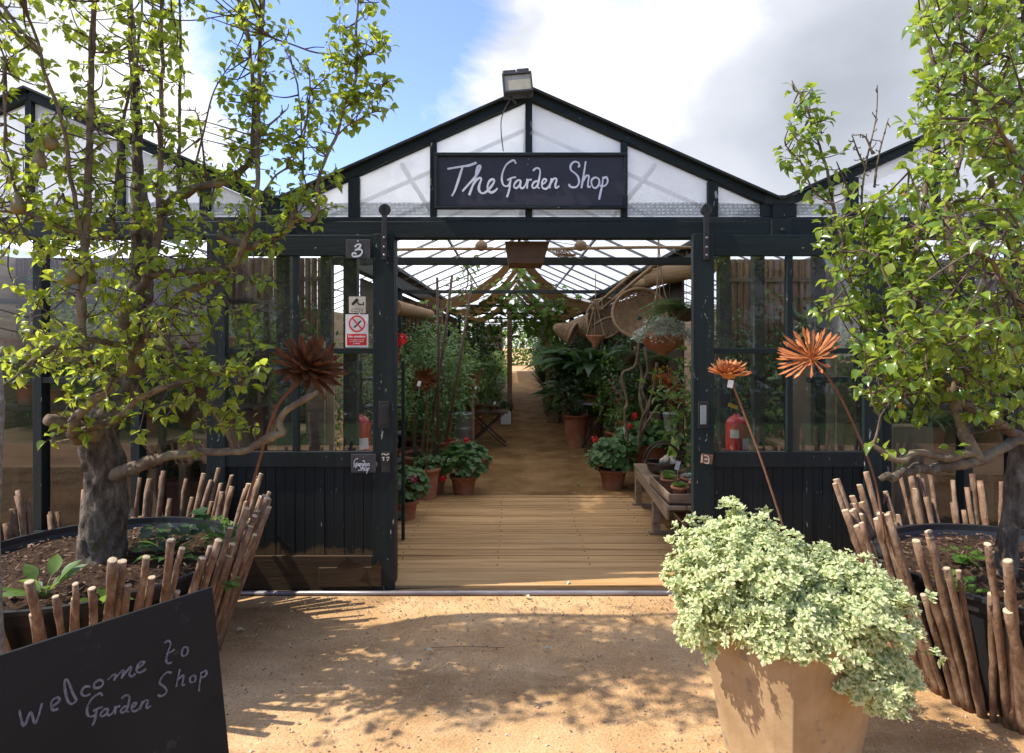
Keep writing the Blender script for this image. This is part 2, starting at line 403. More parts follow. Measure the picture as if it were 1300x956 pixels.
        if not notch: s.f.append((b, ring[-1], ring[0]))
        if s.rim is not None: s.rim.extend(rim)
def lobed(s, p, n, rad, rot, rr):
    n = n.normalized(); a = n.orthogonal().normalized(); a.rotate(Quaternion(n, rot)); bb = n.cross(a)
    b = len(s.v); s.v.append(p.copy()); rim = [0.0]; N = 25; e = rr.uniform(.45, .8)
    for k in range(N):
        u = k / (N - 1); t = -2.75 + 5.5 * u
        lob = .44 + .56 * abs(math.cos(t * 5 / 2.2 * .5 * 2)) ** .8
        if k % 2: lob *= .86
        r_ = rad * lob * (1 - .12 * abs(t) / 2.75)
        s.v.append(p + (a * math.cos(t) + bb * math.sin(t)) * r_ + n * (.35 * rad * (r_ / rad) ** 2 - .25 * rad * abs(math.sin(t * .5)) + rr.uniform(-.06, .06) * rad))
        rim.append(e + .30 * (r_ / rad - .5))
    for k in range(N - 1): s.f.append((b, b + 1 + k, b + 2 + k))
    s.rim.extend(rim)
def wloc(o):
    L = Vector((0, 0, 0))
    while o is not None: L = L + o.location; o = o.parent
    return L
def obj(name, mb, mat, parent=None, loc=None, smooth=False, bevel=0.0, local=False):
    off = Vector((0, 0, 0))
    if parent is not None and not local: off = wloc(parent)
    if loc is not None: off = V(*loc)
    me = bpy.data.meshes.new(name)
    me.from_pydata([tuple(v - off) for v in mb.v], [], mb.f)
    if mb.rim is not None and len(mb.rim) == len(mb.v):
        at = me.attributes.new('rim', 'FLOAT', 'POINT'); at.data.foreach_set('value', mb.rim)
    me.materials.append(mat)
    if smooth: me.polygons.foreach_set('use_smooth', [True] * len(me.polygons))
    me.update()
    o = bpy.data.objects.new(name, me); COL.objects.link(o)
    if parent is not None: o.parent = parent
    elif loc is not None: o.location = V(*loc)
    if bevel:
        m = o.modifiers.new('bevel', 'BEVEL'); m.width = bevel; m.segments = 2; m.limit_method = 'ANGLE'
    return o
def tag(o, label=None, cat=None, group=None, kind=None):
    if label: o['label'] = label
    if cat: o['category'] = cat
    if group: o['group'] = group
    if kind: o['kind'] = kind
    return o
def thing(name, label, cat, loc=(0, 0, 0), group=None):
    o = bpy.data.objects.new(name, None); COL.objects.link(o); o.location = V(*loc); o.empty_display_size = .1
    return tag(o, label, cat, group)
def copy_tree(o, parent=None):
    c = o.copy(); COL.objects.link(c); c.parent = parent
    for ch in list(o.children): copy_tree(ch, c)
    return c
def rv(s=1.0): return V(rnd.uniform(-s, s), rnd.uniform(-s, s), rnd.uniform(-s, s))
def unit():
    while True:
        v = rv()
        if .05 < v.length < 1: return v.normalized()
def crom(pts, n=6):
    pts = [V(*p) for p in pts]
    if len(pts) < 3: return pts
    out = []
    for i in range(len(pts) - 1):
        p0 = pts[max(i - 1, 0)]; p1 = pts[i]; p2 = pts[i + 1]; p3 = pts[min(i + 2, len(pts) - 1)]
        for k in range(n):
            t = k / n
            out.append(.5 * ((2 * p1) + (p2 - p0) * t + (2 * p0 - 5 * p1 + 4 * p2 - p3) * t * t + (3 * p1 - p0 - 3 * p2 + p3) * t ** 3))
    out.append(pts[-1]); return out

# ================================================================== SETTING
YD = 4.0       # door plane
g = MB()
def gz(x, y):
    return 0.0
nx, ny = 90, 110
xs = [-60 + 120 * (0.5 + 0.5 * math.copysign(abs(2 * i / nx - 1) ** 3, 2 * i / nx - 1)) for i in range(nx + 1)]
ys = [-60 + 180 * j / 10 for j in range(0, 4)] + [-2 + 6.0 * j / 60 for j in range(61)] + [5, 8, 15, 30, 60, 160]
ys = sorted(set([y for y in ys if y < -2.5 or y >= -2]))
for y in ys:
    for x in xs:
        z = 0
        if -2 <= y < 3.85 and abs(x) < 4:
            z = (mnoise.noise(V(x * 1.3, y * 1.3, 0)) * .012 + mnoise.noise(V(x * 6, y * 6, 3)) * .004)
            z *= min(1, (3.85 - y) / .3)
            if y > 3.6: z += -.004
        g.v.append(V(x, y, z))
W_ = len(xs)
for j in range(len(ys) - 1):
    for i in range(nx): g.f.append((j * W_ + i, j * W_ + i + 1, (j + 1) * W_ + i + 1, (j + 1) * W_ + i))
tag(obj('ground', g, M_ground, smooth=True), kind='structure')
M_aisle = mnoise_mat('shade_toned_earth', [(.11, .055, .018), (.23, .125, .045), (.33, .20, .085)], 1.9, .9, 1.0, 40, spec=.2, bdist=.012, spots=(5, .62, (.34, .225, .11)))  # trodden earth with the indoor shade put into its colour
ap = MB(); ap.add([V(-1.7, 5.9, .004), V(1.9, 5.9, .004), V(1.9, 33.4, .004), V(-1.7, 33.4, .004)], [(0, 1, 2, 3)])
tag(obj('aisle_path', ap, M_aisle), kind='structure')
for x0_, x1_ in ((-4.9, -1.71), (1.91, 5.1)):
    ap = MB(); ap.add([V(x0_, 4.1, .004), V(x1_, 4.1, .004), V(x1_, 24, .004), V(x0_, 24, .004)], [(0, 1, 2, 3)]); tag(obj('bay_floor', ap, M_aisle), kind='structure')  # same earth, its colour darkened for the shade of the side bays
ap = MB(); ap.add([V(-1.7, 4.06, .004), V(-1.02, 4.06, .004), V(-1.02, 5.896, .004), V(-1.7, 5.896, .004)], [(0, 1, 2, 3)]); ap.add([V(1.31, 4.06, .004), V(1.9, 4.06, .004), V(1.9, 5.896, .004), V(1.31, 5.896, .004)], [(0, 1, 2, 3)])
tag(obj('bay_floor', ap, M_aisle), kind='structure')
# loose pebbles trodden into the yard and the aisle
pb = MB()
for i in range(9500):
    if i < 8200: x, y = rnd.uniform(-1.5, 2.2), rnd.uniform(1.3, 3.85)
    else: x, y = rnd.uniform(-.6, 1.1), rnd.uniform(6.4, 16)
    r = rnd.choice((.002, .003, .003, .004, .004, .0055, .008)) * rnd.uniform(.7, 1.3)
    c = V(x, y, r * .25 + (mnoise.noise(V(x * 1.3, y * 1.3, 0)) * .012 if y < 3.85 else 0)); q = Quaternion(unit(), rnd.uniform(0, 3))
    vs = [V(r, 0, 0), V(-r, 0, 0), V(0, r * .8, 0), V(0, -r * .8, 0), V(0, 0, r * .6), V(0, 0, -r * .6)]
    for w in vs: w.rotate(q)
    pb.add([c + w for w in vs], [(0, 2, 4), (2, 1, 4), (1, 3, 4), (3, 0, 4), (2, 0, 5), (1, 2, 5), (3, 1, 5), (0, 3, 5)])
rl = random.Random(77); fk = MB()
for i in range(800):
    u_ = rl.random()
    if u_ < .45: x, y = rl.uniform(-1.2, 1.3), 3.86 - abs(rl.gauss(0, .16))
    elif u_ < .7: a_ = rl.uniform(0, 6.28); x, y = -2.05 + math.cos(a_) * rl.uniform(.6, 1.1), 3.08 + math.sin(a_) * rl.uniform(.6, 1.1)
    elif u_ < .9: a_ = rl.uniform(0, 6.28); x, y = 2.4 + math.cos(a_) * rl.uniform(.6, 1.2), 2.9 + math.sin(a_) * rl.uniform(.6, 1.2)
    else: x, y = rl.uniform(-1.3, 1.5), rl.uniform(2, 3.8)
    if y > 3.86: continue
    fk.leaf(V(x, y, .006 + mnoise.noise(V(x * 1.3, y * 1.3, 0)) * .012), V(rl.uniform(-1, 1), rl.uniform(-1, 1), .1), V(rl.uniform(-.5, .5), rl.uniform(-.5, .5), 1), rl.uniform(.006, .022), rl.uniform(.003, .010), .2, .3)
tag(obj('leaf_litter', fk, mulch_m), 'dark crumbs of leaf litter gathered along the threshold and planters', kind='stuff')
tag(obj('gravel', pb, pebble_m), 'small loose pebbles trodden into the sandy ground', kind='stuff')

# deck ramp : flared, separate boards joined in one mesh (planks = pattern)
deck = thing('wooden_deck', 'worn pale wooden boardwalk laid across the open doorway', 'deck', (0, 5, 0))
db = MB(); y = 3.98; k = 0
yb = 6.32
while y < yb - .02:
    w = .13 if k else .30
    w = min(w, yb - y)
    t = (y - 3.98) / (yb - 3.98)
    xl = lerp(-1.02, -.985, t); xr = lerp(1.20, 1.19, t) if y > 5.06 else 1.22
    if y > 5.0: xr = lerp(1.32, 1.19, (y - 5.0) / 1.32)
    xr = 1.30 if y < 5.0 else xr
    jz = .030 + rnd.uniform(-.002, .002)
    q = Quaternion(V(0, 1, 0), rnd.uniform(-.0012, .0012))
    db.obox(((xl + xr) / 2, y + w / 2, jz / 2), (xr - xl + rnd.uniform(-.01, .01), w - .007, jz), q)
    y += w; k += 1
obj('boards', db, deck_wood, deck, bevel=.003)
nb = MB()
for yy in [4.35 + .13 * i for i in range(15)]:
    for xx in (-.8, -.1, .55, 1.1):
        nb.lathe([(.004, 0), (.004, .0345)], (xx + rnd.uniform(-.01, .01), yy + rnd.uniform(-.01, .01), 0), 6)
obj('nail_heads', nb, black_iron, deck)
tr = thing('door_track', 'worn steel floor rail along the front of the doorway', 'rail', (0, 3.92, 0))
obj('rail', MB().tube([(-2.05, 3.9, .012), (-.78, 3.9, .012), (.2, 3.9, .014), (1.1, 3.9, .013), (2.4, 3.9, .012)], .016, 8), steel, tr, smooth=True)
obj('sill_board', MB().box(-2.1, 2.4, 3.925, 3.972, -.01, .018), door_bare, tr, bevel=.004)

# ------------------------------------------------------------------ greenhouses (three bays of one pitch)
HW = 1.62; ZE = 2.48; ZR = 3.2; XC = 0.11; PITCH = math.atan2(ZR - ZE, HW)
YG = 4.06      # plane of the gable glazing
def slope_z(x, xc): return ZR - (ZR - ZE) * abs(x - xc) / HW
def greenhouse(xc, label, y1, main):
    gh = thing('greenhouse', label, 'greenhouse', (xc, YG, 0))
    # gable frame
    for s in (-1, 1):
        obj('barge_board', MB().beam((xc, YG, ZR + .015), (xc + s * (HW), YG, ZE + .015), .07, .055), paint_h, gh, bevel=.004)
        obj('roof_capping', MB().beam((xc, YG - .01, ZR + .052), (xc + s * (HW + .01), YG - .01, ZE + .052), .12, .014), dark_frame, gh)
    obj('header_beam', MB().box(xc - HW, xc + HW, YG - .05, YG + .05, 2.275, 2.385), paint_h, gh, bevel=.005)
    obj('gable_sill', MB().box(xc - HW, xc + HW, YG - .035, YG + .04, 2.387, 2.415), dark_frame, gh, bevel=.003)
    mull = [-1.145, -.625, 0, .625, 1.205] if main else [-1.15, -.6, 0, .6, 1.15]
    wds = [.072, .042, .045, .042, .066]
    for mx, w in zip(mull, wds):
        x = xc + mx
        obj('gable_mullion', MB().box(x - w / 2, x + w / 2, YG - .028, YG + .03, 2.416, slope_z(x, xc) - .012), paint_v, gh, bevel=.003)
    for s in (-1, 1):
        obj('corner_post', MB().box(xc + s * (HW - .055) - .045, xc + s * (HW - .055) + .045, YG - .03, YG + .045, 2.416, ZE + .02), paint_v, gh, bevel=.004)
    edges = [-HW + .1] + mull + [HW - .1]
    for a, b in zip(edges[:-1], edges[1:]):
        mb = MB(); n = 1 if (a >= 0 or b <= 0) else 2
        xa, xb = xc + a, xc + b
        za, zb = slope_z(xa, xc) - .02, slope_z(xb, xc) - .02
        mb.add([V(xa, YG + .004, 2.41), V(xb, YG + .004, 2.41), V(xb, YG + .004, zb), V(xa, YG + .004, za)], [(0, 1, 2, 3)])
        pn = obj('gable_pane', mb, M_gable, gh)
        bb = MB(); zt = min(2.515, za, zb)
        bb.add([V(xa, YG - .002, 2.43), V(xb, YG - .002, 2.43), V(xb, YG - .002, min(2.515, zb)), V(xa, YG - .002, min(2.515, za))], [(0, 1, 2, 3)])
        obj('patterned_band', bb, M_band, pn)
    # roof
    for s in (-1, 1):
        mb = MB(); xa, xb = xc, xc + s * HW
        mb.add([V(xa, YG + .04, ZR + .02), V(xb, YG + .04, ZE + .02), V(xb, y1, ZE + .02), V(xa, y1, ZR + .02)], [(0, 1, 2, 3)])
        obj('roof_glazing', mb, M_roof, gh)
        y = YG + .55; n = 0
        while y < (min(y1, 18)):
            obj('rafter', MB().beam((xc, y, ZR - .012), (xb, y, ZE - .012), .020, .026), glazing_bar_m, gh); y += .80; n += 1
        for t in (.52,):
            x = lerp(xa, xb, t)
            obj('purlin', MB().beam((x, YG + .05, slope_z(x, xc) - .05), (x, y1, slope_z(x, xc) - .035), .022, .03), glazing_bar_m, gh)
    obj('ridge_beam', MB().beam((xc, YG + .03, ZR - .045), (xc, y1, ZR - .045), .04, .1), dark_frame, gh)
    return gh
G_main = greenhouse(XC, 'central dark green greenhouse with shop sign on its gable and open sliding doors', 34, True)
G_left = greenhouse(XC - 2 * HW - .03, 'neighbouring greenhouse bay behind the pear tree on the left', 24, False)
G_right = greenhouse(XC + 2 * HW + .03, 'neighbouring greenhouse bay behind the glossy pear tree on the right', 24, False)
# valley beams + gutters + posts
for gh, s in ((G_main, -1), (G_main, 1)):
    x = XC + s * (HW + .015)
    obj('valley_beam', MB().box(x - .05, x + .05, YG + .06, 34, 2.30, 2.44), dark_frame, gh)
    obj('valley_gutter', MB().box(x - .10, x + .10, YG - .04, 34, ZE + .02, ZE + .075), dark_frame, gh)
    for i in range(10):
        yy = 5.1 + 3.2 * i
        obj('post', MB().box(x - .045, x + .045, yy - .045, yy + .045, 0, 2.3), dark_frame, gh, bevel=.005)
        if s < 0: obj('tie_beam', MB().box(XC - HW, XC + HW, yy - .03, yy + .03, 2.235 if i == 0 else 2.25, 2.295), dark_frame, gh)
    obj('outer_wall', MB().box(XC + s * (3 * HW) - .03, XC + s * (3 * HW) + .03, 4.1, 24, 0, 2.4), housewall if 0 else wood_old, G_left if s < 0 else G_right)
for s in (-1, 1):
    x = XC + s * (HW + .015)
    obj('valley_post', MB().box(x - .065, x + .065, YG - .062, YG + .056, 2.262, 2.395), paint_h, G_main, bevel=.004)
    obj('valley_cap', MB().box(x - .05, x + .05, YG - .045, YG + .056, 2.397, ZE + .018), paint_v, G_main, bevel=.004)
# front posts + frame glazing behind the doors and beside them
def front_window(gh, x0, x1, z0, z1, nm=M_bay):
    mb = MB(); mb.add([V(x0, YG + .01, z0), V(x1, YG + .01, z0), V(x1, YG + .01, z1), V(x0, YG + .01, z1)], [(0, 1, 2, 3)])
    return obj('front_pane', mb, nm, gh)
for x, w in ((-.80, .08), (1.255, .07)):
    obj('door_jamb', MB().box(x - w / 2, x + w / 2, YG - .03, YG + .05, 0, 2.274), dark_frame, G_main, bevel=.004)
for x in (-1.06, -1.50): obj('frame_post', MB().box(x - .045, x + .045, YG - .02, YG + .05, 0, 2.274), dark_frame, G_main, bevel=.004)
for x in (1.62, 2.02): obj('frame_post', MB().box(x - .035, x + .035, YG - .02, YG + .05, 0, 2.274), dark_frame, G_main if x < 1.7 else G_right, bevel=.004)
for x in (-1.95, -2.46, -3.1, -3.75, -4.4): obj('frame_post', MB().box(x - .03, x + .03, YG - .03, YG + .05, 0, 2.274), paint_v, G_left, bevel=.004)
for x in (2.45, 2.98, 3.3, 3.9, 4.5): obj('frame_post', MB().box(x - .03, x + .03, YG - .03, YG + .05, 0, 2.274), paint_v, G_right, bevel=.004)
for gh, x0, x1 in ((G_left, -4.85, -1.73), (G_right, 1.95, 5.0)):
    obj('transom', MB().box(x0, x1, YG - .025, YG + .04, 1.33, 1.37), paint_h, gh, bevel=.003)
    obj('base_wall', MB().box(x0, x1, YG - .05, YG + .05, 0, .32), wood_dark, gh, bevel=.004)
    obj('base_rail', MB().box(x0, x1, YG - .045, YG + .045, .322, .37), paint_h, gh, bevel=.003)
    front_window(gh, x0, x1, .37, 2.27)
obj('mounting_eye', MB().lathe([(.012, 0), (.014, .01), (.006, .014)], P(993, 292, 4.0), 12, q=Quaternion(V(1, 0, 0), R(90))), black_iron, G_main)

# ------------------------------------------------------------------ sliding doors
def hinge_q(): return Quaternion(V(1, 0, 0), R(90))
def door(xa, xb, mirror, label):
    """xa = edge at the opening, xb = outer edge"""
    lo, hi = min(xa, xb), max(xa, xb); s = 1 if xb > xa else -1
    yf, yk = 3.935, 3.985
    d = thing('sliding_door', label, 'door', ((xa + xb) / 2, 3.96, 0), 'sliding doors of the greenhouse')
    si = .135; so = .12
    i0, i1 = xa + s * si, xb - s * so
    A, B = min(i0, i1), max(i0, i1)
    obj('stile', MB().box(min(xa, i0), max(xa, i0), yf, yk, .012, 2.29), paint_v, d, bevel=.004)
    obj('stile', MB().box(min(xb, i1), max(xb, i1), yf, yk, .012, 2.285), paint_v, d, bevel=.004)
    obj('top_rail', MB().box(A + .001, B - .001, yf + .003, yk - .002, 2.15, 2.283), paint_h, d, bevel=.004)
    obj('middle_rail', MB().box(A + .001, B - .001, yf + .006, yk - .004, 1.525, 1.56), paint_h, d, bevel=.003)
    obj('lock_rail', MB().box(A + .001, B - .001, yf + .003, yk - .002, .80, .90), paint_low, d, bevel=.004)
    xm = xa + s * (.63 if not mirror else .62)
    for z0, z1 in ((1.561, 2.149), (.901, 1.524)):
        obj('glazing_bar', MB().box(xm - .019, xm + .019, yf + .005, yk - .004, z0, z1), paint_v, d, bevel=.003)
        for p0, p1 in ((A, xm - .018), (xm + .018, B)):
            mb = MB(); mb.add([V(p0, yf + .028, z0), V(p1, yf + .028, z0), V(p1, yf + .028, z1), V(p0, yf + .028, z1)], [(0, 1, 2, 3)])
            obj('pane', mb, M_glass, d)
    pan = MB(); n = 15; bw = (B - A) / n
    for i in range(n):
        dy = rnd.uniform(-.002, .002)
        pan.box(A + i * bw + .0013, A + (i + 1) * bw - .0013, yf + .018 + dy, yk - .012, .235, .80)
    pan.box(A, B, yf + .034, yk - .010, .235, .80)
    obj('panel_boards', pan, paint_low, d, bevel=.0015)
    obj('bottom_rail', MB().box(A + .001, B - .001, yf + .002, yk - .003, .02, .235), door_bare if not mirror else paint_low, d, bevel=.004)
    if not mirror:
        obj('repair_board', MB().obox((-1.03, yf - .006, .105), (.40, .014, .125), Quaternion(V(0, 1, 0), -.01)), door_bare, d, bevel=.004)
        ch = MB()
        ch.add([V(-1.12, yf - .014, .16), V(-1.04, yf - .03, .235), V(-.95, yf - .014, .20), V(-.93, yf - .014, .17), V(-1.03, yf - .02, .16)], [(0, 1, 2, 3, 4)])
        ch.add([V(-.91, yf - .014, .15), V(-.84, yf - .02, .22), V(-.83, yf - .014, .14)], [(0, 1, 2)])
        obj('splintered_wood', ch, door_bare, d)
    # flush pull
    px = xa + s * .063; pz = (434 - 525) / 196 + 1.6
    pl = MB().box(px - .033, px + .033, yf - .006, yf + .001, pz - .085, pz + .085)
    h = obj('flush_pull', pl, black_iron, d, bevel=.003)
    obj('recess', MB().box(px - .019, px + .019, yf - .009, yf - .0045, pz - .06, pz + .06), bin_m if not mirror else galv, h, bevel=.002)
    # roller hanger
    hx = P(488 if s < 0 else 897, 300, 3.92).x
    hg = MB().box(hx - .017, hx + .017, yf - .018, yf - .002, 2.12, 2.47)
    ho = obj('roller_hanger', hg, black_iron, d, bevel=.003)
    obj('wheel', MB().lathe([(.004, -.012), (.034, -.012), (.038, -.006), (.029, 0), (.038, .006), (.034, .012), (.004, .012)], (hx, yf - .006, 2.44), 20, q=hinge_q()), black_iron, ho, smooth=False)
    bo = MB()
    for zz in (2.15, 2.2, 2.26): bo.lathe([(.009, 0), (.008, .006), (.003, .009)], (hx, yf - .018, zz), 8, q=hinge_q())
    obj('bolts', bo, steel, ho)
    return d
D_L = door(P(500, 0, 3.935).x, P(262, 0, 3.935).x, False, 'left sliding door, dark green, with no smoking and CCTV signs on its glass')
D_R = door(P(880, 0, 3.935).x, P(1121, 0, 3.935).x, True, 'right sliding door, dark green, half hidden by rusty flowers and pale foliage')

# ------------------------------------------------------------------ writing
def catm2(pts, n=5):
    return crom([(p[0], p[1], 0) for p in pts], n)
def strokes(mb, lines, w2, fmap, nrm, lift=.003, taper=True, thick=.0015):
    """lines in source px -> fmap(x,y) world point; flat painted ribbons"""
    for li_, ln in enumerate(lines):
        c = [fmap(p.x, p.y) + nrm * (li_ * .00011 + j_ * .000008) for j_, p in enumerate(catm2(ln))]
        n = len(c); vs = []
        for i, p in enumerate(c):
            d = (c[min(i + 1, n - 1)] - c[max(i - 1, 0)]).normalized(); s_ = d.cross(nrm).normalized()
            w = w2 * (.80 + .30 * (.5 + .5 * math.sin(i * .37 + len(ln))) + rnd.uniform(-.06, .06))
            vs.extend([p - s_ * w + nrm * lift, p + s_ * w + nrm * lift, p + s_ * w + nrm * (lift - thick), p - s_ * w + nrm * (lift - thick)])
        fs = []
        for i in range(n - 1):
            a = 4 * i
            for k in range(4): fs.append((a + k, a + 4 + k, a + 4 + (k + 1) % 4, a + (k + 1) % 4))
        fs.append((0, 1, 2, 3)); fs.append((4 * n - 1, 4 * n - 2, 4 * n - 3, 4 * n - 4))
        mb.add(vs, fs)
THE = [[(180, 245), (380, 212), (460, 200), (550, 165)], [(375, 215), (350, 290), (310, 420), (270, 530), (235, 590)],
       [(370, 530), (450, 440), (530, 350), (590, 250), (600, 210), (578, 207), (555, 250), (530, 380), (500, 460), (455, 580)],
       [(500, 460), (545, 390), (590, 360), (610, 380), (585, 450), (580, 510), (610, 550), (650, 550), (700, 510), (750, 450), (775, 400), (755, 377),
        (715, 400), (690, 460), (700, 520), (740, 545), (790, 520), (815, 490)]]
GARDEN = [[(1050, 180), (1030, 140), (1000, 140), (930, 190), (885, 280), (870, 370), (885, 440), (920, 465), (960, 450), (980, 400), (985, 365)],
          [(940, 390), (990, 360), (1050, 350)], [(985, 365), (975, 450), (960, 530), (935, 605)],
          [(1115, 395), (1075, 390), (1035, 430), (1025, 470), (1050, 490), (1090, 460), (1115, 400), (1105, 460), (1120, 490), (1150, 480), (1180, 430), (1195, 380)],
          [(1192, 370), (1195, 430), (1190, 495)], [(1195, 430), (1215, 385), (1250, 385)],
          [(1330, 400), (1285, 410), (1255, 460), (1275, 490), (1310, 470), (1335, 430)],
          [(1265, 270), (1310, 235), (1350, 250), (1355, 310), (1335, 420), (1325, 470), (1350, 495)],
          [(1380, 440), (1420, 420), (1435, 385), (1405, 375), (1380, 420), (1385, 480), (1425, 500), (1465, 470), (1495, 400)],
          [(1500, 365), (1490, 430), (1475, 490)], [(1485, 440), (1520, 380), (1555, 365), (1565, 390), (1550, 450), (1560, 490), (1600, 460)]]
SHOP = [[(1840, 225), (1855, 200), (1840, 165), (1790, 155), (1745, 200), (1750, 260), (1800, 300), (1840, 350), (1850, 420), (1820, 470), (1770, 480), (1730, 460), (1725, 435)],
        [(1935, 150), (1920, 250), (1900, 380), (1880, 490)], [(1905, 400), (1940, 335), (1975, 340), (1965, 420), (1965, 470), (2000, 470)],
        [(2060, 350), (2015, 380), (2010, 440), (2050, 490), (2100, 450), (2105, 380), (2060, 350)],
        [(2155, 345), (2145, 450), (2120, 560), (2105, 635)], [(2150, 370), (2195, 350), (2215, 400), (2190, 450), (2150, 465), (2115, 455)]]
YS = YG - .075
sg = thing('shop_sign', 'large dark chalk sign reading The Garden Shop above the doorway', 'sign', P(674, 265, YS))
a = P(552, 194, YS); b = P(796, 265, YS)
obj('board', MB().box(a.x + .02, b.x - .02, YS + .004, YS + .03, b.z + .02, a.z - .02), slate, sg)
fr = MB()
fr.box(a.x, b.x, YS - .012, YS + .035, a.z - .022, a.z); fr.box(a.x, b.x, YS - .012, YS + .035, b.z, b.z + .014)
fr.box(a.x, a.x + .02, YS - .011, YS + .034, b.z + .0145, a.z - .0225); fr.box(b.x - .022, b.x, YS - .011, YS + .034, b.z + .0145, a.z - .0225)
obj('frame', fr, paint_h, sg, bevel=.003)
lt = MB(); strokes(lt, THE, .0105 * .72, lambda x, y: P(550 + x / 10, 190 + y / 10, YS + .003), V(0, -1, 0), lift=.002)
strokes(lt, GARDEN, .0100 * .62, lambda x, y: P(550 + x / 10, 190 + y / 10, YS + .003), V(0, -1, 0), lift=.002)
strokes(lt, SHOP, .0100 * .62, lambda x, y: P(550 + x / 10, 190 + y / 10, YS + .003), V(0, -1, 0), lift=.002)
obj('lettering', lt, whitepaint, sg)
sc = MB()
for px, py in ((671, 202), (670, 209), (670, 259)): sc.lathe([(.004, 0), (.003, .003)], P(px, py, YS + .003), 8, q=hinge_q())
obj('screws', sc, steel, sg)

# number tile
YT = 3.925
nt_ = thing('number_tile', 'small slate tile with a white 3 nailed above the left door glass', 'sign', P(455, 328, YT))
a = P(439, 304, YT); b = P(470, 328, YT)
obj('tile', MB().box(a.x, b.x, YT, YT + .008, b.z, a.z), slate_tile, nt_, bevel=.002)
three = [[(380, 345), (440, 287), (515, 290), (495, 350), (440, 395), (380, 422), (460, 400), (530, 410), (555, 460), (510, 540), (430, 567), (340, 567), (320, 520), (360, 485), (420, 512)]]
lt = MB(); strokes(lt, three, .0055, lambda x, y: P(430 + x / 18.57, 295 + y / 18.57, YT), V(0, -1, 0), lift=.002)
obj('numeral', lt, whitepaint, nt_)
obj('nail', MB().lathe([(.005, 0), (.004, .004)], P(454.5, 306, YT), 8, q=hinge_q()), white_p, nt_)
# small garden shop slate
gt = thing('slate_label', 'small slate tile chalked Garden Shop low on the left door', 'sign', P(461, 600, YT))
a = P(445.5, 576.5, YT); b = P(477, 600, YT)
obj('tile', MB().box(a.x, b.x, YT, YT + .008, b.z, a.z), slate_tile, gt, bevel=.002)
lt = MB()
strokes(lt, GARDEN, .0017, lambda x, y: P(449.5 + (x - 870) / 36, 578.5 + y / 38, YT), V(0, -1, 0), lift=.002)
strokes(lt, SHOP, .0017, lambda x, y: P(455 + (x - 1725) / 36, 584.5 + y / 38, YT), V(0, -1, 0), lift=.002)
strokes(lt, [[(449, 593), (451, 590.5), (453, 593)]], .0015, lambda x, y: P(x, y, YT), V(0, -1, 0), lift=.002)
obj('chalk_writing', lt, whitepaint, gt)
obj('nail', MB().lathe([(.004, 0), (.003, .004)], P(461.5, 580.5, YT), 8, q=hinge_q()), steel, gt)
# worn 17 sticker and latch
st = thing('latch_plate', 'worn latch plate with a faded 17 on the edge of the left door', 'latch', P(489, 590, YT))
a = P(484, 574, YT); b = P(495, 600, YT)
obj('plate', MB().box(a.x, b.x, YT + .002, YT + .009, b.z, a.z), black_iron, st, bevel=.002)
lt = MB()
strokes(lt, [[(484.5, 577.5), (487, 576), (490, 577.5), (494, 576)], [(485, 581), (488, 580.5)], [(487, 581), (487, 585)], [(490, 581), (494, 580.5), (491.5, 585)]], .003, lambda x, y: P(x, y, YT), V(0, -1, 0), lift=.001)
obj('faded_number', lt, cream_p, st)
st = thing('latch_plate', 'rusty latch plate with worn pink paint on the edge of the right door', 'latch', P(900, 585, YT))
a = P(890, 576, YT); b = P(905, 590, YT)
obj('plate', MB().obox(((a.x + b.x) / 2, YT + .004, (a.z + b.z) / 2), (.075, .008, .06), Quaternion(V(0, 1, 0), R(8))), rust_rod, st, bevel=.002)
lt = MB(); strokes(lt, [[(891, 578), (891, 587)], [(894, 578), (899, 580), (899, 588), (894, 587)], [(894, 583), (898, 583)]], .003, lambda x, y: P(x, y, YT), V(0, -1, 0), lift=.004)
obj('worn_paint', lt, cream_p, st)

# text helper using the built-in font
def text_mesh(body, size, origin, mat, parent, name='wording', align='CENTER', shear=0.0, offset=0.0):
    cu = bpy.data.curves.new('t', 'FONT'); cu.body = body; cu.size = size; cu.align_x = align; cu.extrude = .0006; cu.offset = offset; cu.resolution_u = 3
    to = bpy.data.objects.new('t', cu); COL.objects.link(to)
    bpy.context.view_layer.update()
    dg = bpy.context.evaluated_depsgraph_get()
    me = bpy.data.meshes.new_from_object(to.evaluated_get(dg))
    COL.objects.unlink(to); bpy.data.objects.remove(to); bpy.data.curves.remove(cu)
    me.name = name; me.materials.clear(); me.materials.append(mat)
    off = wloc(parent)
    for v in me.vertices:
        v.co = V(origin[0] + v.co.x, origin[1] - v.co.z, origin[2] + v.co.y) - off
    o = bpy.data.objects.new(name, me); COL.objects.link(o); o.parent = parent; return o
YC = 3.955
cc = thing('cctv_sign', 'square cream sticker with a camera drawing and CCTV on the door glass', 'sign', P(454, 397, YC))
a = P(443, 376.5, YC); b = P(464, 397.5, YC)
obj('plate', MB().box(a.x, b.x, YC, YC + .003, b.z, a.z), cream_p, cc)
text_mesh('CCTV', .030, (P(453.7, 0, YC).x, YC - .002, P(0, 396, YC).z), black_p, cc)
def zc(x, y): return P(430 + x / 11.25, 365 + y / 11.25, YC - .002)
cam = MB()
def flat(mb, pts, y=.0008):
    n = len(pts); vs = [p + V(0, -y, 0) for p in pts] + [p + V(0, .0004, 0) for p in pts]
    mb.add(vs, [tuple(range(n))[::-1], tuple(range(n, 2 * n))] + [(i, (i + 1) % n, n + (i + 1) % n, n + i) for i in range(n)])
flat(cam, [zc(178, 235), zc(255, 150), zc(290, 180), zc(205, 260)])
flat(cam, [zc(255, 210), zc(270, 205), zc(295, 235), zc(345, 238), zc(345, 250), zc(285, 250)])
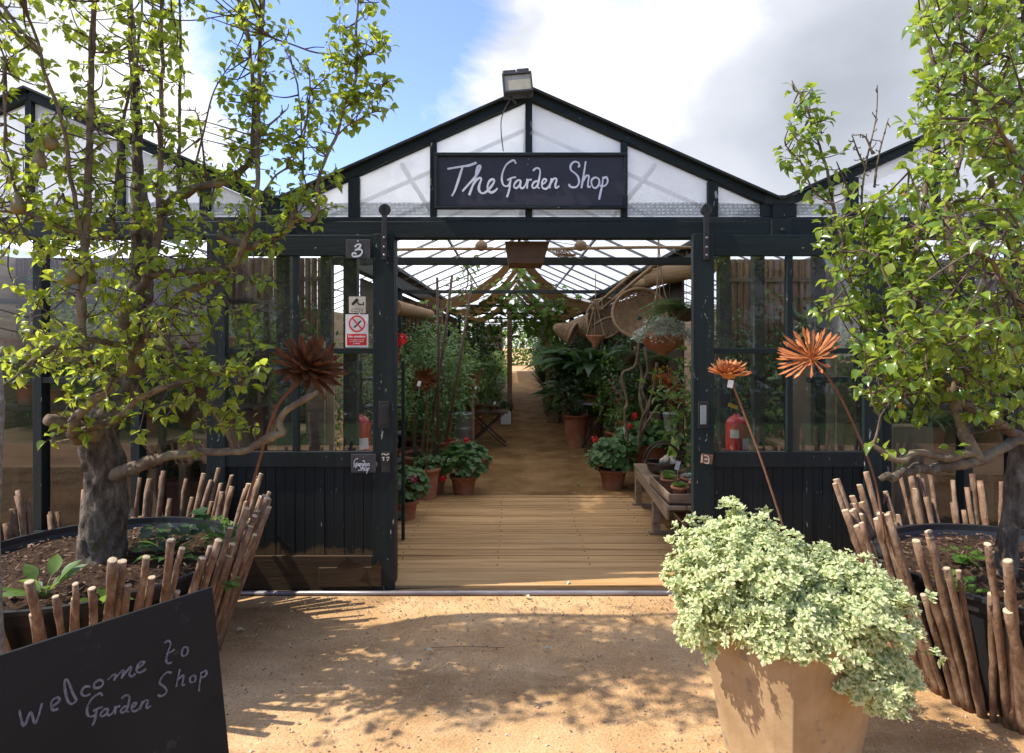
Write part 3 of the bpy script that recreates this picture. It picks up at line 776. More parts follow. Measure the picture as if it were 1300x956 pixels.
flat(cam, [zc(345, 205), zc(360, 205), zc(360, 258), zc(345, 258)])
obj('camera_symbol', cam, black_p, cc)
ns = thing('no_smoking_sign', 'white and red no smoking sign on the glass of the left door', 'sign', P(453, 440, YC))
a = P(438.5, 399, YC); b = P(467.5, 441, YC)
obj('plate', MB().box(a.x, b.x, YC, YC + .003, b.z, a.z), white_p, ns)
obj('red_panel', MB().box(P(440.5, 0, YC).x, P(465.5, 0, YC).x, YC - .0012, YC + .001, P(0, 438.5, YC).z, P(0, 424, YC).z), red_p, ns)
ring = MB(); c0 = zc(262, 518); n = 40; r1, r0 = .053, .044
for k in range(n):
    t0, t1 = 2 * math.pi * k / n, 2 * math.pi * (k + 1) / n
    flat(ring, [c0 + V(math.cos(t) * r, 0, math.sin(t) * r) for t, r in ((t0, r1), (t1, r1), (t1, r0), (t0, r0))])
flat(ring, [zc(190, 445), zc(203, 432), zc(333, 582), zc(320, 595)], .0016)
obj('prohibition_ring', ring, red_p, ns)
cg = MB(); flat(cg, [zc(215, 565), zc(310, 470), zc(325, 485), zc(230, 580)], .0010)
obj('cigarette', cg, black_p, ns)
text_mesh('No smoking', .0225, (P(453, 0, YC).x, YC - .0018, P(0, 428.6, YC).z), white_p, ns, offset=.0004)
text_mesh('It is against the law\nto smoke in these\npremises', .0125, (P(453, 0, YC).x, YC - .0018, P(0, 432, YC).z), white_p, ns, name='small_print')

# floodlight on apex
fl = thing('floodlight', 'square outdoor floodlight with dusty glass on the gable peak', 'floodlight', P(672, 122, 3.98))
q = Quaternion(V(0, 1, 0), R(-5)) @ Quaternion(V(1, 0, 0), R(-12))
c = P(657, 106, 3.86)
def rel(x, y, z):
    w = V(x, y, z); w.rotate(q); return c + w
body = MB().obox(rel(0, .03, 0), (.185, .07, .135), q)
fb = obj('housing', body, black_iron, fl, bevel=.008)
frm = MB()
for cx, cz, sx, sz in ((0, .062, .185, .013), (0, -.062, .185, .013), (-.087, 0, .012, .11), (.087, 0, .012, .11)):
    frm.obox(rel(cx, -.012, cz), (sx, .016, sz), q)
obj('bezel', frm, black_iron, fl, bevel=.002)
obj('glass', MB().obox(rel(0, -.006, 0), (.163, .006, .112), q), lampglass, fl)
obj('cable_box', MB().obox(rel(-.045, .03, .085), (.085, .06, .035), q).obox(rel(.04, .03, .086), (.08, .06, .04), q), black_iron, fl, bevel=.006)
obj('bracket', MB().tube([rel(-.05, .03, -.07), P(650, 124, 3.9), P(655, 131, 3.98)], .009, 6).tube([rel(.06, .03, -.07), P(670, 121, 3.98)], .009, 6), black_iron, fl)
cb = MB().tube(crom([P(648, 126, 3.95), P(638, 145, 3.93), P(636, 165, 3.93), P(639, 192, 3.935)]), .0035, 5)
tag(obj('cable', cb, cable_m, loc=P(639, 192, 3.93)), 'thin black cable running down the gable glass from the floodlight', 'cable')

# ------------------------------------------------------------------ foreground chalkboard
A0 = V(-.969, 2.0, .807); dirb = V(.326, .438, 0).normalized(); nb_ = V(.802, -.597, 0)
down = (V(nb_.x, nb_.y, 0) * .205 + V(0, 0, -1)).normalized()
bn = dirb.cross(down).normalized()
if bn.dot(V(0, -1, 0)) < 0: bn = -bn
ab = thing('chalkboard_sign', 'black leaning chalkboard welcoming visitors to the shop, by the left planter', 'sign', (-1.2, 1.8, 0))
Wb, Hb = .86, .83
mb = MB()
p0 = A0; p1 = A0 - dirb * Wb; p2 = p1 + down * Hb; p3 = p0 + down * Hb
th = -bn * .018
mb.add([p0, p1, p2, p3, p0 + th, p1 + th, p2 + th, p3 + th], [(0, 1, 2, 3), (7, 6, 5, 4), (0, 4, 5, 1), (1, 5, 6, 2), (2, 6, 7, 3), (3, 7, 4, 0)])
obj('board', mb, chalkboard, ab, bevel=.003)
back = (V(-nb_.x, -nb_.y, 0) * .30 + V(0, 0, -1)).normalized(); lg = MB()
for t in (.05, Wb - .05):
    q0 = A0 - dirb * t + th * 1.3 + V(0, 0, -.03); lg.beam(q0, q0 + back * .81, .035, .02)
obj('back_leg', lg, wood_dark, ab, bevel=.003)
CAMP = V(0, 0, EYE)
def onboard(px, py):
    d = V((px - 650) / F, 1, -(py - 434) / F); t = (A0 - CAMP).dot(bn) / d.dot(bn); return CAMP + d * t
WEL = [[(495, 410), (550, 370), (570, 345), (530, 350), (500, 400), (510, 435), (545, 430), (585, 405)],
       [(250, 500), (300, 455), (320, 465), (305, 505)], [(305, 500), (370, 422), (385, 430), (370, 490)], [(370, 482), (440, 395), (455, 402), (437, 450), (460, 470), (490, 445)],
       [(140, 520), (180, 500), (210, 520), (190, 560), (140, 570), (130, 540), (140, 520)], [(100, 560), (50, 560), (20, 610), (50, 640), (100, 620)],
       [(-20, 680), (-60, 600), (-100, 500), (-125, 520), (-110, 650), (-70, 710), (-20, 680)], [(-230, 730), (-170, 680), (-190, 650), (-240, 690), (-230, 760), (-180, 750)],
       [(-520, 760), (-480, 900), (-420, 780), (-380, 880), (-320, 700)],
       [(740, 180), (775, 160), (795, 190), (770, 260), (755, 330), (775, 357), (805, 345)], [(760, 270), (795, 258), (830, 235)],
       [(900, 230), (890, 270), (905, 295), (940, 270), (945, 225), (915, 215), (900, 230)],
       [(805, 440), (760, 435), (710, 490), (700, 530), (740, 560), (760, 600), (720, 640), (680, 630)], [(875, 405), (850, 520), (845, 560)],
       [(855, 500), (900, 460), (905, 490), (895, 545), (920, 540)], [(985, 460), (960, 490), (970, 520), (1005, 510), (1010, 470), (985, 460)],
       [(1060, 430), (1045, 540), (1040, 600)], [(1060, 440), (1100, 420), (1105, 450), (1080, 475), (1050, 475)]]
lt = MB(); strokes(lt, WEL, .0030, lambda x, y: onboard(100 + x / 6.842, 790 + y / 6.842), bn, lift=.0012, thick=.0008)
strokes(lt, GARDEN, .0030, lambda x, y: onboard(110 + (x - 870) / 9, 872 - (x - 870) / 50 + y / 12), bn, lift=.0012, thick=.0008)
obj('chalk_writing', lt, chalk, ab)

# granite post at the left edge
pg = MB(); pts = []; rs = []
for i in range(12):
    t = i / 11; pts.append(P(0, 0, 2.16) * 0 + V(-1.845 + .045 * (1 - t) * 0 + .008 * math.sin(t * 7), 2.16, 1.52 * t)); rs.append(.052 + .004 * math.sin(t * 9) - (.012 if i == 11 else 0))
pg.tube(pts, rs, 14, wob=.05)
tag(obj('stone_post', pg, post_m, loc=(-1.845, 2.16, 0), smooth=True), 'rough speckled grey post at the left edge in front of the planter', 'post')

# ------------------------------------------------------------------ stake planters
def planter(cx, cy, rt, rb, h, label, n, seed):
    rr = random.Random(seed)
    pl = thing('stake_planter', label, 'planter', (cx, cy, 0), 'round planters ringed with chestnut stakes')
    rest = MB(); angs = sorted(range(n), key=lambda i: abs(((2 * math.pi * i / n - math.atan2(-cy, -cx)) + math.pi) % (2 * math.pi) - math.pi))
    for num, i in enumerate(angs):
        a = 2 * math.pi * i / n + rr.uniform(-.035, .035)
        hh = h * rr.choice((.82, .92, 1.0, 1.04, .98, 1.08, .88)) * rr.uniform(.96, 1.04); 
        if rr.random() < .06: hh *= .7
        if seed == 3: hh *= 1 - .13 * max(0, -math.sin(a))
        hh = max(hh, .5)
        r = rr.uniform(.0115, .0185)
        a2 = a + rr.uniform(-.075, .075); off = rr.uniform(-.02, .045)
        b0 = V(cx + rb * math.cos(a), cy + rb * math.sin(a), -.03)
        rtt = rb + (rt - rb) * hh / h + off
        t0 = V(cx + rtt * math.cos(a2), cy + rtt * math.sin(a2), hh)
        pts = []; rs = []
        bend = V(rr.uniform(-1, 1), rr.uniform(-1, 1), 0) * .010
        N = 11
        for k in range(N):
            t = k / (N - 1)
            pts.append(b0.lerp(t0, t) + bend * math.sin(math.pi * t) + V(rr.uniform(-1, 1), rr.uniform(-1, 1), 0) * .0022)
            rs.append(r * (1.05 - .1 * t) * rr.uniform(.94, 1.1) * (1.2 if rr.random() < .12 else 1))
        rs[-1] = r * .95
        if num >= 100: rest.tube(pts, rs, 9, cap=True, wob=.13); continue
        m = MB().tube(pts, rs, 10, cap=True, wob=.13)
        sk = obj('stake', m, stake_m, pl, smooth=True)
        sk.data.polygons[len(sk.data.polygons) - 1].use_smooth = False
        d = (pts[-1] - pts[-2]).normalized(); d = (d + V(rr.uniform(-.25, .25), rr.uniform(-.25, .25), 0)).normalized()
        q = V(0, 0, 1).rotation_difference(d)
        obj('cut_end', MB().lathe([(r * .97, -.002), (r * .90, .003), (r * .3, .0045)], pts[-1], 9, q=q), stake_end, sk)
    tag(obj('far_stakes', rest, stake_m, pl, smooth=True), kind='stuff')
    # inner bin
    ri = rt - .13; rib = rb - .06
    ri0 = ri
    bm = MB(); ri = ri0; hb = h * .70
    bm.lathe([(rib, 0), (ri - .01, hb), (ri + .012, hb + .004), (ri + .012, hb + .022), (ri - .012, hb + .022), (ri - .014, hb - .05)], (cx, cy, 0), 48, cap=False)
    obj('liner_bin', bm, bin_m, pl, smooth=False)
    sm = MB(); n1, n2 = 26, 48
    for j in range(n1):
        r = (ri - .013) * (j + 1) / n1
        for k in range(n2):
            t = 2 * math.pi * k / n2; x, y = r * math.cos(t), r * math.sin(t)
            z = hb - .045 + .05 * (1 - (r / ri) ** 2) + mnoise.noise(V(x * 9 + seed, y * 9, 0)) * .018 + mnoise.noise(V(x * 30, y * 30, 2)) * .010
            sm.v.append(V(cx + x, cy + y, z))
    c0 = len(sm.v); sm.v.append(V(cx, cy, hb + .005))
    for j in range(n1 - 1):
        for k in range(n2):
            k2 = (k + 1) % n2; sm.f.append((j * n2 + k, j * n2 + k2, (j + 1) * n2 + k2, (j + 1) * n2 + k))
    for k in range(n2): sm.f.append((c0, (k + 1) % n2, k))
    obj('soil', sm, soil_m, pl, smooth=True)
    ch = MB()
    for i in range(420):
        t = rr.uniform(0, 6.28); r = (ri - .03) * math.sqrt(rr.random())
        c = V(cx + r * math.cos(t), cy + r * math.sin(t), hb - .03 + .05 * (1 - (r / ri) ** 2) + .004)
        ch.obox(c, (rr.uniform(.008, .035), rr.uniform(.004, .012), .004), Quaternion(V(rr.uniform(-.4, .4), rr.uniform(-.4, .4), 1).normalized(), rr.uniform(0, 6)))
    tag(obj('bark_chips', ch, mulch_m, pl), kind='stuff')
    return hb
HB1 = planter(-2.08, 3.08, .79, .55, .74, 'low round planter of upright stakes with a thick old trunk, left of the doors', 128, 3)
HB2 = planter(2.50, 2.92, .80, .56, .745, 'sunlit round planter of pale stakes to the right of the doors', 136, 5)

# ------------------------------------------------------------------ leafy builders
def geranium_leaves(mb, c, rx, ry, rz, n, size, rr):
    for i in range(n):
        u = unit()
        if u.z < -.45: u.z = -u.z
        k = rr.uniform(.62, 1.03)
        p = V(c[0] + u.x * rx * k, c[1] + u.y * ry * k, c[2] + u.z * rz * k)
        nn = (u * .7 + V(0, -.15, .8) + rv(.45)).normalized()
        mb.fan(p, nn, size * rr.uniform(.6, 1.15), 5, .16, .22, True, rr.uniform(0, 6.28), 2)
def stems(mb, base, c, rx, ry, rz, n, r=.0025):
    for i in range(n):
        u = unit(); u.z = abs(u.z)
        e = V(c[0] + u.x * rx * .9, c[1] + u.y * ry * .9, c[2] + u.z * rz * .9)
        m = V(*base).lerp(e, .5) + V(0, 0, .02)
        mb.tube([V(*base) + rv(.02), m, e], [r * 1.3, r, r * .7], 4, cap=False)
def bloom(mb, c, r, rr, n=26):
    for i in range(n):
        u = unit(); mb.fan(V(*c) + u * r * .8, u + rv(.3), r * .42, 4, .1, .2, False, rr.uniform(0, 6), 1)
def pot_mb(rt, rb, h, lip=.03, c=(0, 0, 0), seg=28):
    th = .012
    return MB().lathe([(rb, 0), (lerp(rb, rt, .8), h * .8), (rt, h - lip), (rt + .010, h - lip), (rt + .014, h), (rt - th, h), (rt - th - .004, h - .03)], c, seg, cap=False).lathe([(.001, .002), (rb, .002)], c, seg, cap=False)
def pot_soil(rt, h, c=(0, 0, 0)):
    m = MB().lathe([(rt - .006, h - .028), (.001, h - .018)], c, 24, cap=False); return m
def potted_geranium(label, loc, rt, h, fol, fz, nleaf, size, blooms, seed, group='red geraniums in terracotta pots', mat=None, potmat=None):
    rr = random.Random(seed)
    t = thing('potted_geranium', label, 'plant', loc, group)
    L = V(*loc)
    obj('pot', pot_mb(rt, rt * .72, h, .035, loc), potmat or terracotta, t, smooth=True)
    obj('soil', pot_soil(rt, h, loc), soil_m, t)
    c = L + V(0, 0, h + fz)
    m = MB(); geranium_leaves(m, c - V(0, 0, .03), fol[0] * 1.12, fol[1] * 1.1, fol[2] * 1.15, int(nleaf * 1.6), size, rr); obj('foliage', m, mat or L_ger, t, smooth=True)
    m = MB(); stems(m, L + V(0, 0, h - .02), c, fol[0], fol[1], fol[2], 26)
    for dx, dy, dz, r, bm in blooms: m.tube([c + V(dx * .5, dy * .5, 0), c + V(dx, dy, dz)], .0025, 4, cap=False)
    obj('stems', m, L_ger, t)
    for dx, dy, dz, r, bm in blooms:
        m = MB(); bloom(m, c + V(dx, dy, dz), r, rr); obj('flower', m, bm, t)
    return t
potted_geranium('geranium with magenta and pale pink blooms beside the left door edge', (P(514, 0, 5.5).x, 5.5, .0), .115, .20, (.19, .17, .17), .13, 240, .036,
                [(.10, -.14, .08, .035, bulb_mag), (-.06, -.17, .09, .02, bulb_pink)], 1)
potted_geranium('bushy geranium with three red blooms at the back left corner of the deck', (P(588, 0, 6.35).x, 6.42, 0), .135, .22, (.255, .22, .20), .15, 330, .038,
                [(-.16, -.1, .22, .035, bulb_red), (.04, -.1, .22, .035, bulb_red), (-.19, -.22, -.14, .04, bulb_red), (.22, -.15, .02, .02, bulb_red)], 2)
potted_geranium('geranium with a single red bloom on its left, right of the deck', (P(778, 0, 6.75).x, 6.75, 0), .15, .22, (.255, .22, .19), .14, 330, .04,
                [(-.21, -.1, .19, .04, bulb_red)], 3)
potted_geranium('lush bright geranium in a tall terracotta pot behind the wooden bench', (P(826, 0, 7.0).x, 7.0, 0), .19, .46, (.36, .30, .17), .08, 420, .045,
                [(-.2, -.1, .23, .04, bulb_red), (-.26, -.15, .12, .035, bulb_red)], 4)
potted_geranium('dark bare terracotta pot plant half hidden behind the two left geraniums', (P(540, 0, 6.1).x, 6.2, 0), .13, .34, (.14, .12, .1), .05, 60, .03, [], 5)
# second pot group: pale hanging bowl etc come later

# --- big variegated plant in square pot
vp = thing('variegated_plant', 'big mound of cream and green leaves spilling over a square terracotta planter', 'plant', (1.07, 2.33, 0))
def sqpot(cx, cy, rot, wt, wb, h):
    m = MB(); prof = [(wb, 0), (wt * .97, h * .93), (wt, h * .93), (wt, h), (wt - .03, h), (wt - .04, h - .06)]
    for w, z in prof:
        for k in range(4):
            for j in range(5):
                t = j / 5; a0 = [(-1, -1), (1, -1), (1, 1), (-1, 1)][k]; a1 = [(-1, -1), (1, -1), (1, 1), (-1, 1)][(k + 1) % 4]
                x, y = lerp(a0[0], a1[0], t) * w / 2, lerp(a0[1], a1[1], t) * w / 2
                # rounded corners
                rr_ = math.hypot(x, y); mxr = w / 2 * 1.30
                if rr_ > mxr: x *= mxr / rr_; y *= mxr / rr_
                c, s = math.cos(rot), math.sin(rot)
                m.v.append(V(cx + x * c - y * s, cy + x * s + y * c, z))
    for i in range(len(prof) - 1):
        for k in range(20):
            k2 = (k + 1) % 20; m.f.append((i * 20 + k, i * 20 + k2, (i + 1) * 20 + k2, (i + 1) * 20 + k))
    m.f.append(tuple(range(20))[::-1]); return m
obj('pot', sqpot(1.06, 2.37, R(24), .525, .36, .55), terracotta_pale, vp, bevel=.006)
m = MB(); m.lathe([(.235, .50), (.001, .515)], (1.06, 2.37, 0), 24, cap=False); obj('soil', m, soil_m, vp)
vm = MB(); vm.rim = []
sm = MB(); rr = random.Random(11)
FRONT = [((1.30, 2.20, .50), (.15, .14, .16)), ((1.24, 2.14, .44), (.15, .13, .12)), ((.70, 2.30, .60), (.11, .14, .15))]
mounds = [((.90, 2.38, .67), (.29, .30, .24), .42), ((1.14, 2.30, .61), (.32, .28, .20), .36), ((1.02, 2.20, .58), (.28, .18, .13), .22)]
sprays = []
for i in range(1350):
    k = rr.random(); mc, mr, _ = mounds[0] if k < .42 else mounds[1] if k < .78 else mounds[2]
    u = unit()
    if u.z < -.35: u.z *= -1
    kk = (rr.uniform(.60, .99) + (rr.uniform(.06, .28) if rr.random() < .16 else 0)) * (1 + .22 * mnoise.noise(u * 2.6 + V(mc[0] * 9, 0, 0)))
    p = V(mc[0] + u.x * mr[0] * kk, mc[1] + u.y * mr[1] * kk, mc[2] + u.z * mr[2] * kk)
    sprays.append((p, u))
for i in range(260):
    mc, mr = FRONT[i % 3]; u = unit(); k = rr.uniform(.3, 1.05); sprays.append((V(mc[0] + u.x * mr[0] * k, mc[1] + u.y * mr[1] * k, mc[2] + u.z * mr[2] * k), (u + V(0, -.4, .3)).normalized()))
for p, u in sprays:
    sm.tube([p - u * .05 + V(0, 0, -.012), p], .0016, 4, cap=False)
    for j in range(rr.randint(3, 6)):
        o = rv(.022); nn = (u * .8 + V(-.1, -.1, .7) + rv(.7)).normalized()
        lobed(vm, p + o, nn, rr.uniform(.015, .029), rr.uniform(0, 6.28), rr)
obj('foliage', vm, L_var, vp)
stems(sm, (1.03, 2.36, .50), (1.03, 2.3, .60), .36, .30, .28, 80, .003)
obj('stems', sm, L_mid, vp)

# ------------------------------------------------------------------ rusty flowers
def rusty_flower(label, head, axis, Rr, layers, stem, mat, petal_w, name='rusty_flower', rodr=.0055, curl=.25, spoon=False, seed=1, tagc=False):
    rr = random.Random(seed); head = V(*head); axis = V(*axis).normalized()
    t = thing(name, label, 'garden sculpture', stem[0], 'rusty steel flower sculptures')
    a = axis.orthogonal().normalized(); b = axis.cross(a)
    pm = MB()
    for li, (n, elev, ln) in enumerate(layers):
        for i in range(n):
            ph = 2 * math.pi * (i + .5 * (li % 2)) / n + rr.uniform(-.12, .12)
            e = elev + rr.uniform(-.09, .09)
            rad = a * math.cos(ph) + b * math.sin(ph)
            d0 = (rad * math.cos(e) + axis * math.sin(e)).normalized()
            L = Rr * ln * rr.uniform(.88, 1.08); W = petal_w * rr.uniform(.85, 1.15); side = d0.cross(axis if abs(d0.dot(axis)) < .9 else rad).normalized(); up = side.cross(d0)
            st = 6; base = len(pm.v); thk = .0022
            for k in range(st + 1):
                u = k / st
                w = W * (math.sin(math.pi * (.08 + .80 * u)) ** .8) if not spoon else W * (.45 + .75 * math.exp(-((u - .85) / .2) ** 2))
                if k == st: w *= .25
                c = head + d0 * (L * (.06 + .94 * u)) + up * (curl * L * u * u * (1 if elev < 1 else 0)) * -1 * (-1)
                for sgn, dz in ((-1, 0), (0, -.35), (1, 0)):
                    pm.v.append(c + side * (sgn * w * .5) + up * (dz * w * .5))
                for sgn, dz in ((1, 0), (0, -.35), (-1, 0)):
                    pm.v.append(c + side * (sgn * w * .5) + up * (dz * w * .5 - thk))
            for k in range(st):
                for q_ in range(6):
                    q2 = (q_ + 1) % 6
                    pm.f.append((base + k * 6 + q_, base + k * 6 + q2, base + (k + 1) * 6 + q2, base + (k + 1) * 6 + q_))
            pm.f.append(tuple(base + q_ for q_ in range(6))); pm.f.append(tuple(base + st * 6 + q_ for q_ in reversed(range(6))))
    obj('petals', pm, mat, t)
    obj('centre', MB().lathe([(.001, -.02), (.022, -.015), (.03, 0), (.018, .012), (.001, .016)], head, 12, cap=False, q=V(0, 0, 1).rotation_difference(axis)), mat, t, smooth=True)
    obj('stem', MB().tube(crom(list(stem) + [head]), rodr, 7), rust_rod, t, smooth=True)
    if tagc: obj('price_tag', MB().obox(head + V(0.0, -.02, -Rr * .45), (.022, .001, .03), Quaternion(V(0, 1, 0), .2)), white_p, t)
    return t
rusty_flower('orange rusty flower with short domed petals rising from the variegated plant', P(925, 475, 2.42), (.0, -.12, 1), .082,
             [(22, .05, 1), (20, .35, .95), (16, .7, .85), (12, 1.0, .75), (7, 1.3, .6)], [P(1004, 700, 2.40), P(965, 580, 2.40)], rust, .017, seed=2, curl=.15, rodr=.0042, tagc=True)
rusty_flower('large orange spiky rusty flower with long spoon petals in front of right door glass', P(1030, 455, 2.75), (-.55, -.30, .55), .145,
             [(17, .05, 1), (15, .42, 1), (12, .78, 1), (8, 1.12, 1)], [P(1124, 690, 2.78), P(1108, 600, 2.78), P(1065, 500, 2.77)], rust, .0135, seed=3, curl=.10, spoon=True, rodr=.0052)
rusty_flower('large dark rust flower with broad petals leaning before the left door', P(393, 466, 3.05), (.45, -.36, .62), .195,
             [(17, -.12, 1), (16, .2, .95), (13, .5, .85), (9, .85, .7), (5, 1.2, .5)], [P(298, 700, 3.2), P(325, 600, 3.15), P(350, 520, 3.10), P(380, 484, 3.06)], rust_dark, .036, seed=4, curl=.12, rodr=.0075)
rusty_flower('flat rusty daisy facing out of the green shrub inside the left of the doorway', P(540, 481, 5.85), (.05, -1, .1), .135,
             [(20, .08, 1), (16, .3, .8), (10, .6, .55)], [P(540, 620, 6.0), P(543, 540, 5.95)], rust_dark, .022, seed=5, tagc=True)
rusty_flower('tilted rusty flower low in the plants inside the right of the doorway', P(848, 487, 5.9), (.35, -.5, .7), .125,
             [(18, .0, 1), (16, .3, .9), (12, .6, .75)], [P(862, 600, 6.0), P(852, 540, 5.95)], rust, .024, seed=6, tagc=True)
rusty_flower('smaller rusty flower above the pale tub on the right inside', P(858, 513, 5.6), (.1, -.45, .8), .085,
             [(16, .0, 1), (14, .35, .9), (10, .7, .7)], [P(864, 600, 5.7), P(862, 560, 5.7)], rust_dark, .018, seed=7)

# ------------------------------------------------------------------ pear trees
def pear_tree(label, base, paths, regions, leafmat_, seed, Yd, fruits=(), bare=(), lsize=(.027, .055), extra=()):
    rr = random.Random(seed); rnd.seed(seed)
    t = thing('pear_tree', label, 'tree', base)
    tm = MB(); bmm = MB(); tw = MB(); lf = MB()
    nodes = []
    for pi, (thick, leafy, pts) in enumerate(paths):
        W = []; rs = []
        kt_ = (.70 if seed == 21 else .56) if pi == 0 else .74
        for px, py, Y, r in pts: W.append(P(px, py, Y)); rs.append(r * kt_ if r > .024 else r)
        C = crom(W, 6)
        rc = []
        for i in range(len(C)):
            t_ = i / 6; k = min(int(t_), len(rs) - 2); u = t_ - k
            rc.append(lerp(rs[k], rs[k + 1], u) * (1 + (.10 * mnoise.noise(C[i] * 14) + .06 * rr.uniform(-1, 1))))
        C = [c + V(mnoise.noise(c * 9), mnoise.noise(c * 9 + V(5, 0, 0)), mnoise.noise(c * 9 + V(0, 7, 0))) * .012 for c in C]
        if thick and pi == 0:
            D = [C[0]]
            for q_ in C[1:]:
                k_ = max(1, int((q_ - D[-1]).length / .012)); o0 = D[-1].copy()
                D += [o0.lerp(q_, (j_ + 1) / k_) for j_ in range(k_)]
            rcc = []
            for q_ in D:
                j_ = min(range(len(C)), key=lambda z: (C[z] - q_).length_squared); rcc.append(rc[j_])
            for _ in range(8): rcc = [rcc[0]] + [(rcc[z - 1] + rcc[z] + rcc[z + 1]) / 3 for z in range(1, len(rcc) - 1)] + [rcc[-1]]
            b0_ = len(tm.v); tm.tube(D, rcc, 44)
            for z in range(b0_, len(tm.v)):
                k_ = (z - b0_) // 44; ax = (tm.v[z] - D[k_]); w_ = tm.v[z]
                h = 1 - 2 * abs(mnoise.noise(V(w_.x * 26, w_.y * 26, w_.z * 8))); h2 = 1 - 2 * abs(mnoise.noise(V(w_.x * 60, w_.y * 60, w_.z * 26) + V(9, 0, 0)))
                tm.v[z] = w_ + ax.normalized() * (rcc[k_] * (.17 * h + .08 * h2 + .10 * mnoise.noise(w_ * 5)))
        else:
            tgt = tm if thick else bmm
            rc = [q_ * (.80 if q_ < .03 else .90) for q_ in rc]
            if rc[0] > .014 or thick:
                D = [C[0]]; rcc = [rc[0]]
                for j_ in range(1, len(C)):
                    k_ = max(1, int((C[j_] - C[j_ - 1]).length / .014))
                    for z in range(k_): D.append(C[j_ - 1].lerp(C[j_], (z + 1) / k_)); rcc.append(lerp(rc[j_ - 1], rc[j_], (z + 1) / k_))
                kn = [rr.randrange(len(D)) for _ in range(max(1, len(D) // 14))]
                rcc = [q_ * (1 + .22 * sum(math.exp(-((z - w_) / 1.6) ** 2) for w_ in kn)) for z, q_ in enumerate(rcc)]
                b0_ = len(tgt.v); tgt.tube(D, rcc, 16)
                for z in range(b0_, len(tgt.v)):
                    k_ = (z - b0_) // 16; ax = tgt.v[z] - D[k_]; w_ = tgt.v[z]
                    tgt.v[z] = w_ + ax * (.15 * (1 - 2 * abs(mnoise.noise(w_ * 22))) * 1 + .12 * mnoise.noise(w_ * 55) - .08)
            else: tgt.tube(C, rc, 7, wob=.1)
        for i, c in enumerate(C):
            if rc[i] < .034: nodes.append((c, i, C, leafy, rc[i]))
    def cluster(p, out, n, sz=1.0):
        for j in range(n):
            d = (out * .5 + rv(1.0) + V(0, 0, -.05)).normalized()
            nn = (V(rr.uniform(-.5, .3), rr.uniform(-.5, .2), 1.0) + rv(.6)).normalized()
            L = rr.uniform(*lsize) * sz
            q = p + rv(.012)
            tw.tube([q, q + d * .018 + V(0, 0, .003)], .0009, 3, cap=False)
            lf.leaf(q + d * .016, d, nn, L, L * rr.uniform(.5, .86), rr.uniform(-.05, .75), rr.uniform(.05, .5))
    # spurs along the shoots
    for c, i, C, leafy, r in nodes:
        if not leafy: continue
        if rr.random() < leafy:
            o = unit(); o.z = abs(o.z) * .6 + .1; L = rr.uniform(.02, .10)
            e = c + o * L
            if e.y > 3.80: continue
            tw.tube([c, c.lerp(e, .5) + rv(.006), e], [.003, .0025, .002], 4, cap=False)
            cluster(e, o, rr.randint(3, 6))
    # fill by region: a twig grows from the nearest limb to each cluster
    pool = [nn_ for nn_ in nodes]
    for (x0, y0, x1, y1, n, ya, yb, maxd) in regions:
        for i in range(int(n * (.82 if y0 > -50 else 1))):
            Y = rr.uniform(ya, yb); p = P(rr.uniform(x0, x1), rr.uniform(y0, y1), Y)
            best = min(rr.sample(pool, min(len(pool), 220)), key=lambda q: (q[0] - p).length_squared)
            d = (best[0] - p).length
            if d > maxd: p = best[0].lerp(p, maxd / d)
            if p.y > 3.80: continue
            mid = best[0].lerp(p, .5) + rv(.02) + V(0, 0, -.01)
            cc_ = crom([best[0], mid, p], 3)
            tw.tube(cc_, [lerp(.0045, .0018, k / (len(cc_) - 1)) for k in range(len(cc_))], 5, cap=False)
            cluster(p, (p - best[0]).normalized() if d > .01 else unit(), rr.randint(4, 7))
            if rr.random() < .5: cluster(mid, unit(), rr.randint(2, 3))
            pool.append((p, 0, [p], 0, .002)) if rr.random() < .3 else None
    # bare knobbly twigs
    for pts in bare:
        C = crom([P(*q) for q in pts], 6); n = len(C)
        bmm.tube(C, [lerp(.006, .002, i / n) for i in range(n)], 6)
        for i in range(1, n):
            if rr.random() < .75:
                o = unit(); o.y *= .4; e = C[i] + o * rr.uniform(.012, .04)
                tw.tube([C[i], e, e + V(0, 0, .006)], [.0028, .002, .0026], 4)
    obj('trunk', tm, bark, t, smooth=True)
    obj('branches', bmm, bark_branch, t, smooth=True)
    obj('twigs', tw, twig_m, t)
    obj('crown', lf, leafmat_, t, smooth=True)
    for px, py, Y, r in fruits:
        c = P(px, py, Y)
        fm = MB().lathe([(.001, .062), (.008, .06), (.014, .045), (.019, .03), (.028, .008), (.03, -.008), (.024, -.024), (.010, -.032), (.001, -.029)], c, 14, cap=False)
        fr_ = obj('pear', fm, pear_m, t, smooth=True)
        obj('stalk', MB().tube([c + V(0, 0, .058), c + V(.004, 0, .09)], .0018, 5), twig_m, fr_)
    return t
pear_m = mnoise_mat('pear_skin', [(.13, .12, .03), (.26, .17, .07)], 9, .5, .1, 80)
a_, b_ = 3.05, 2.85
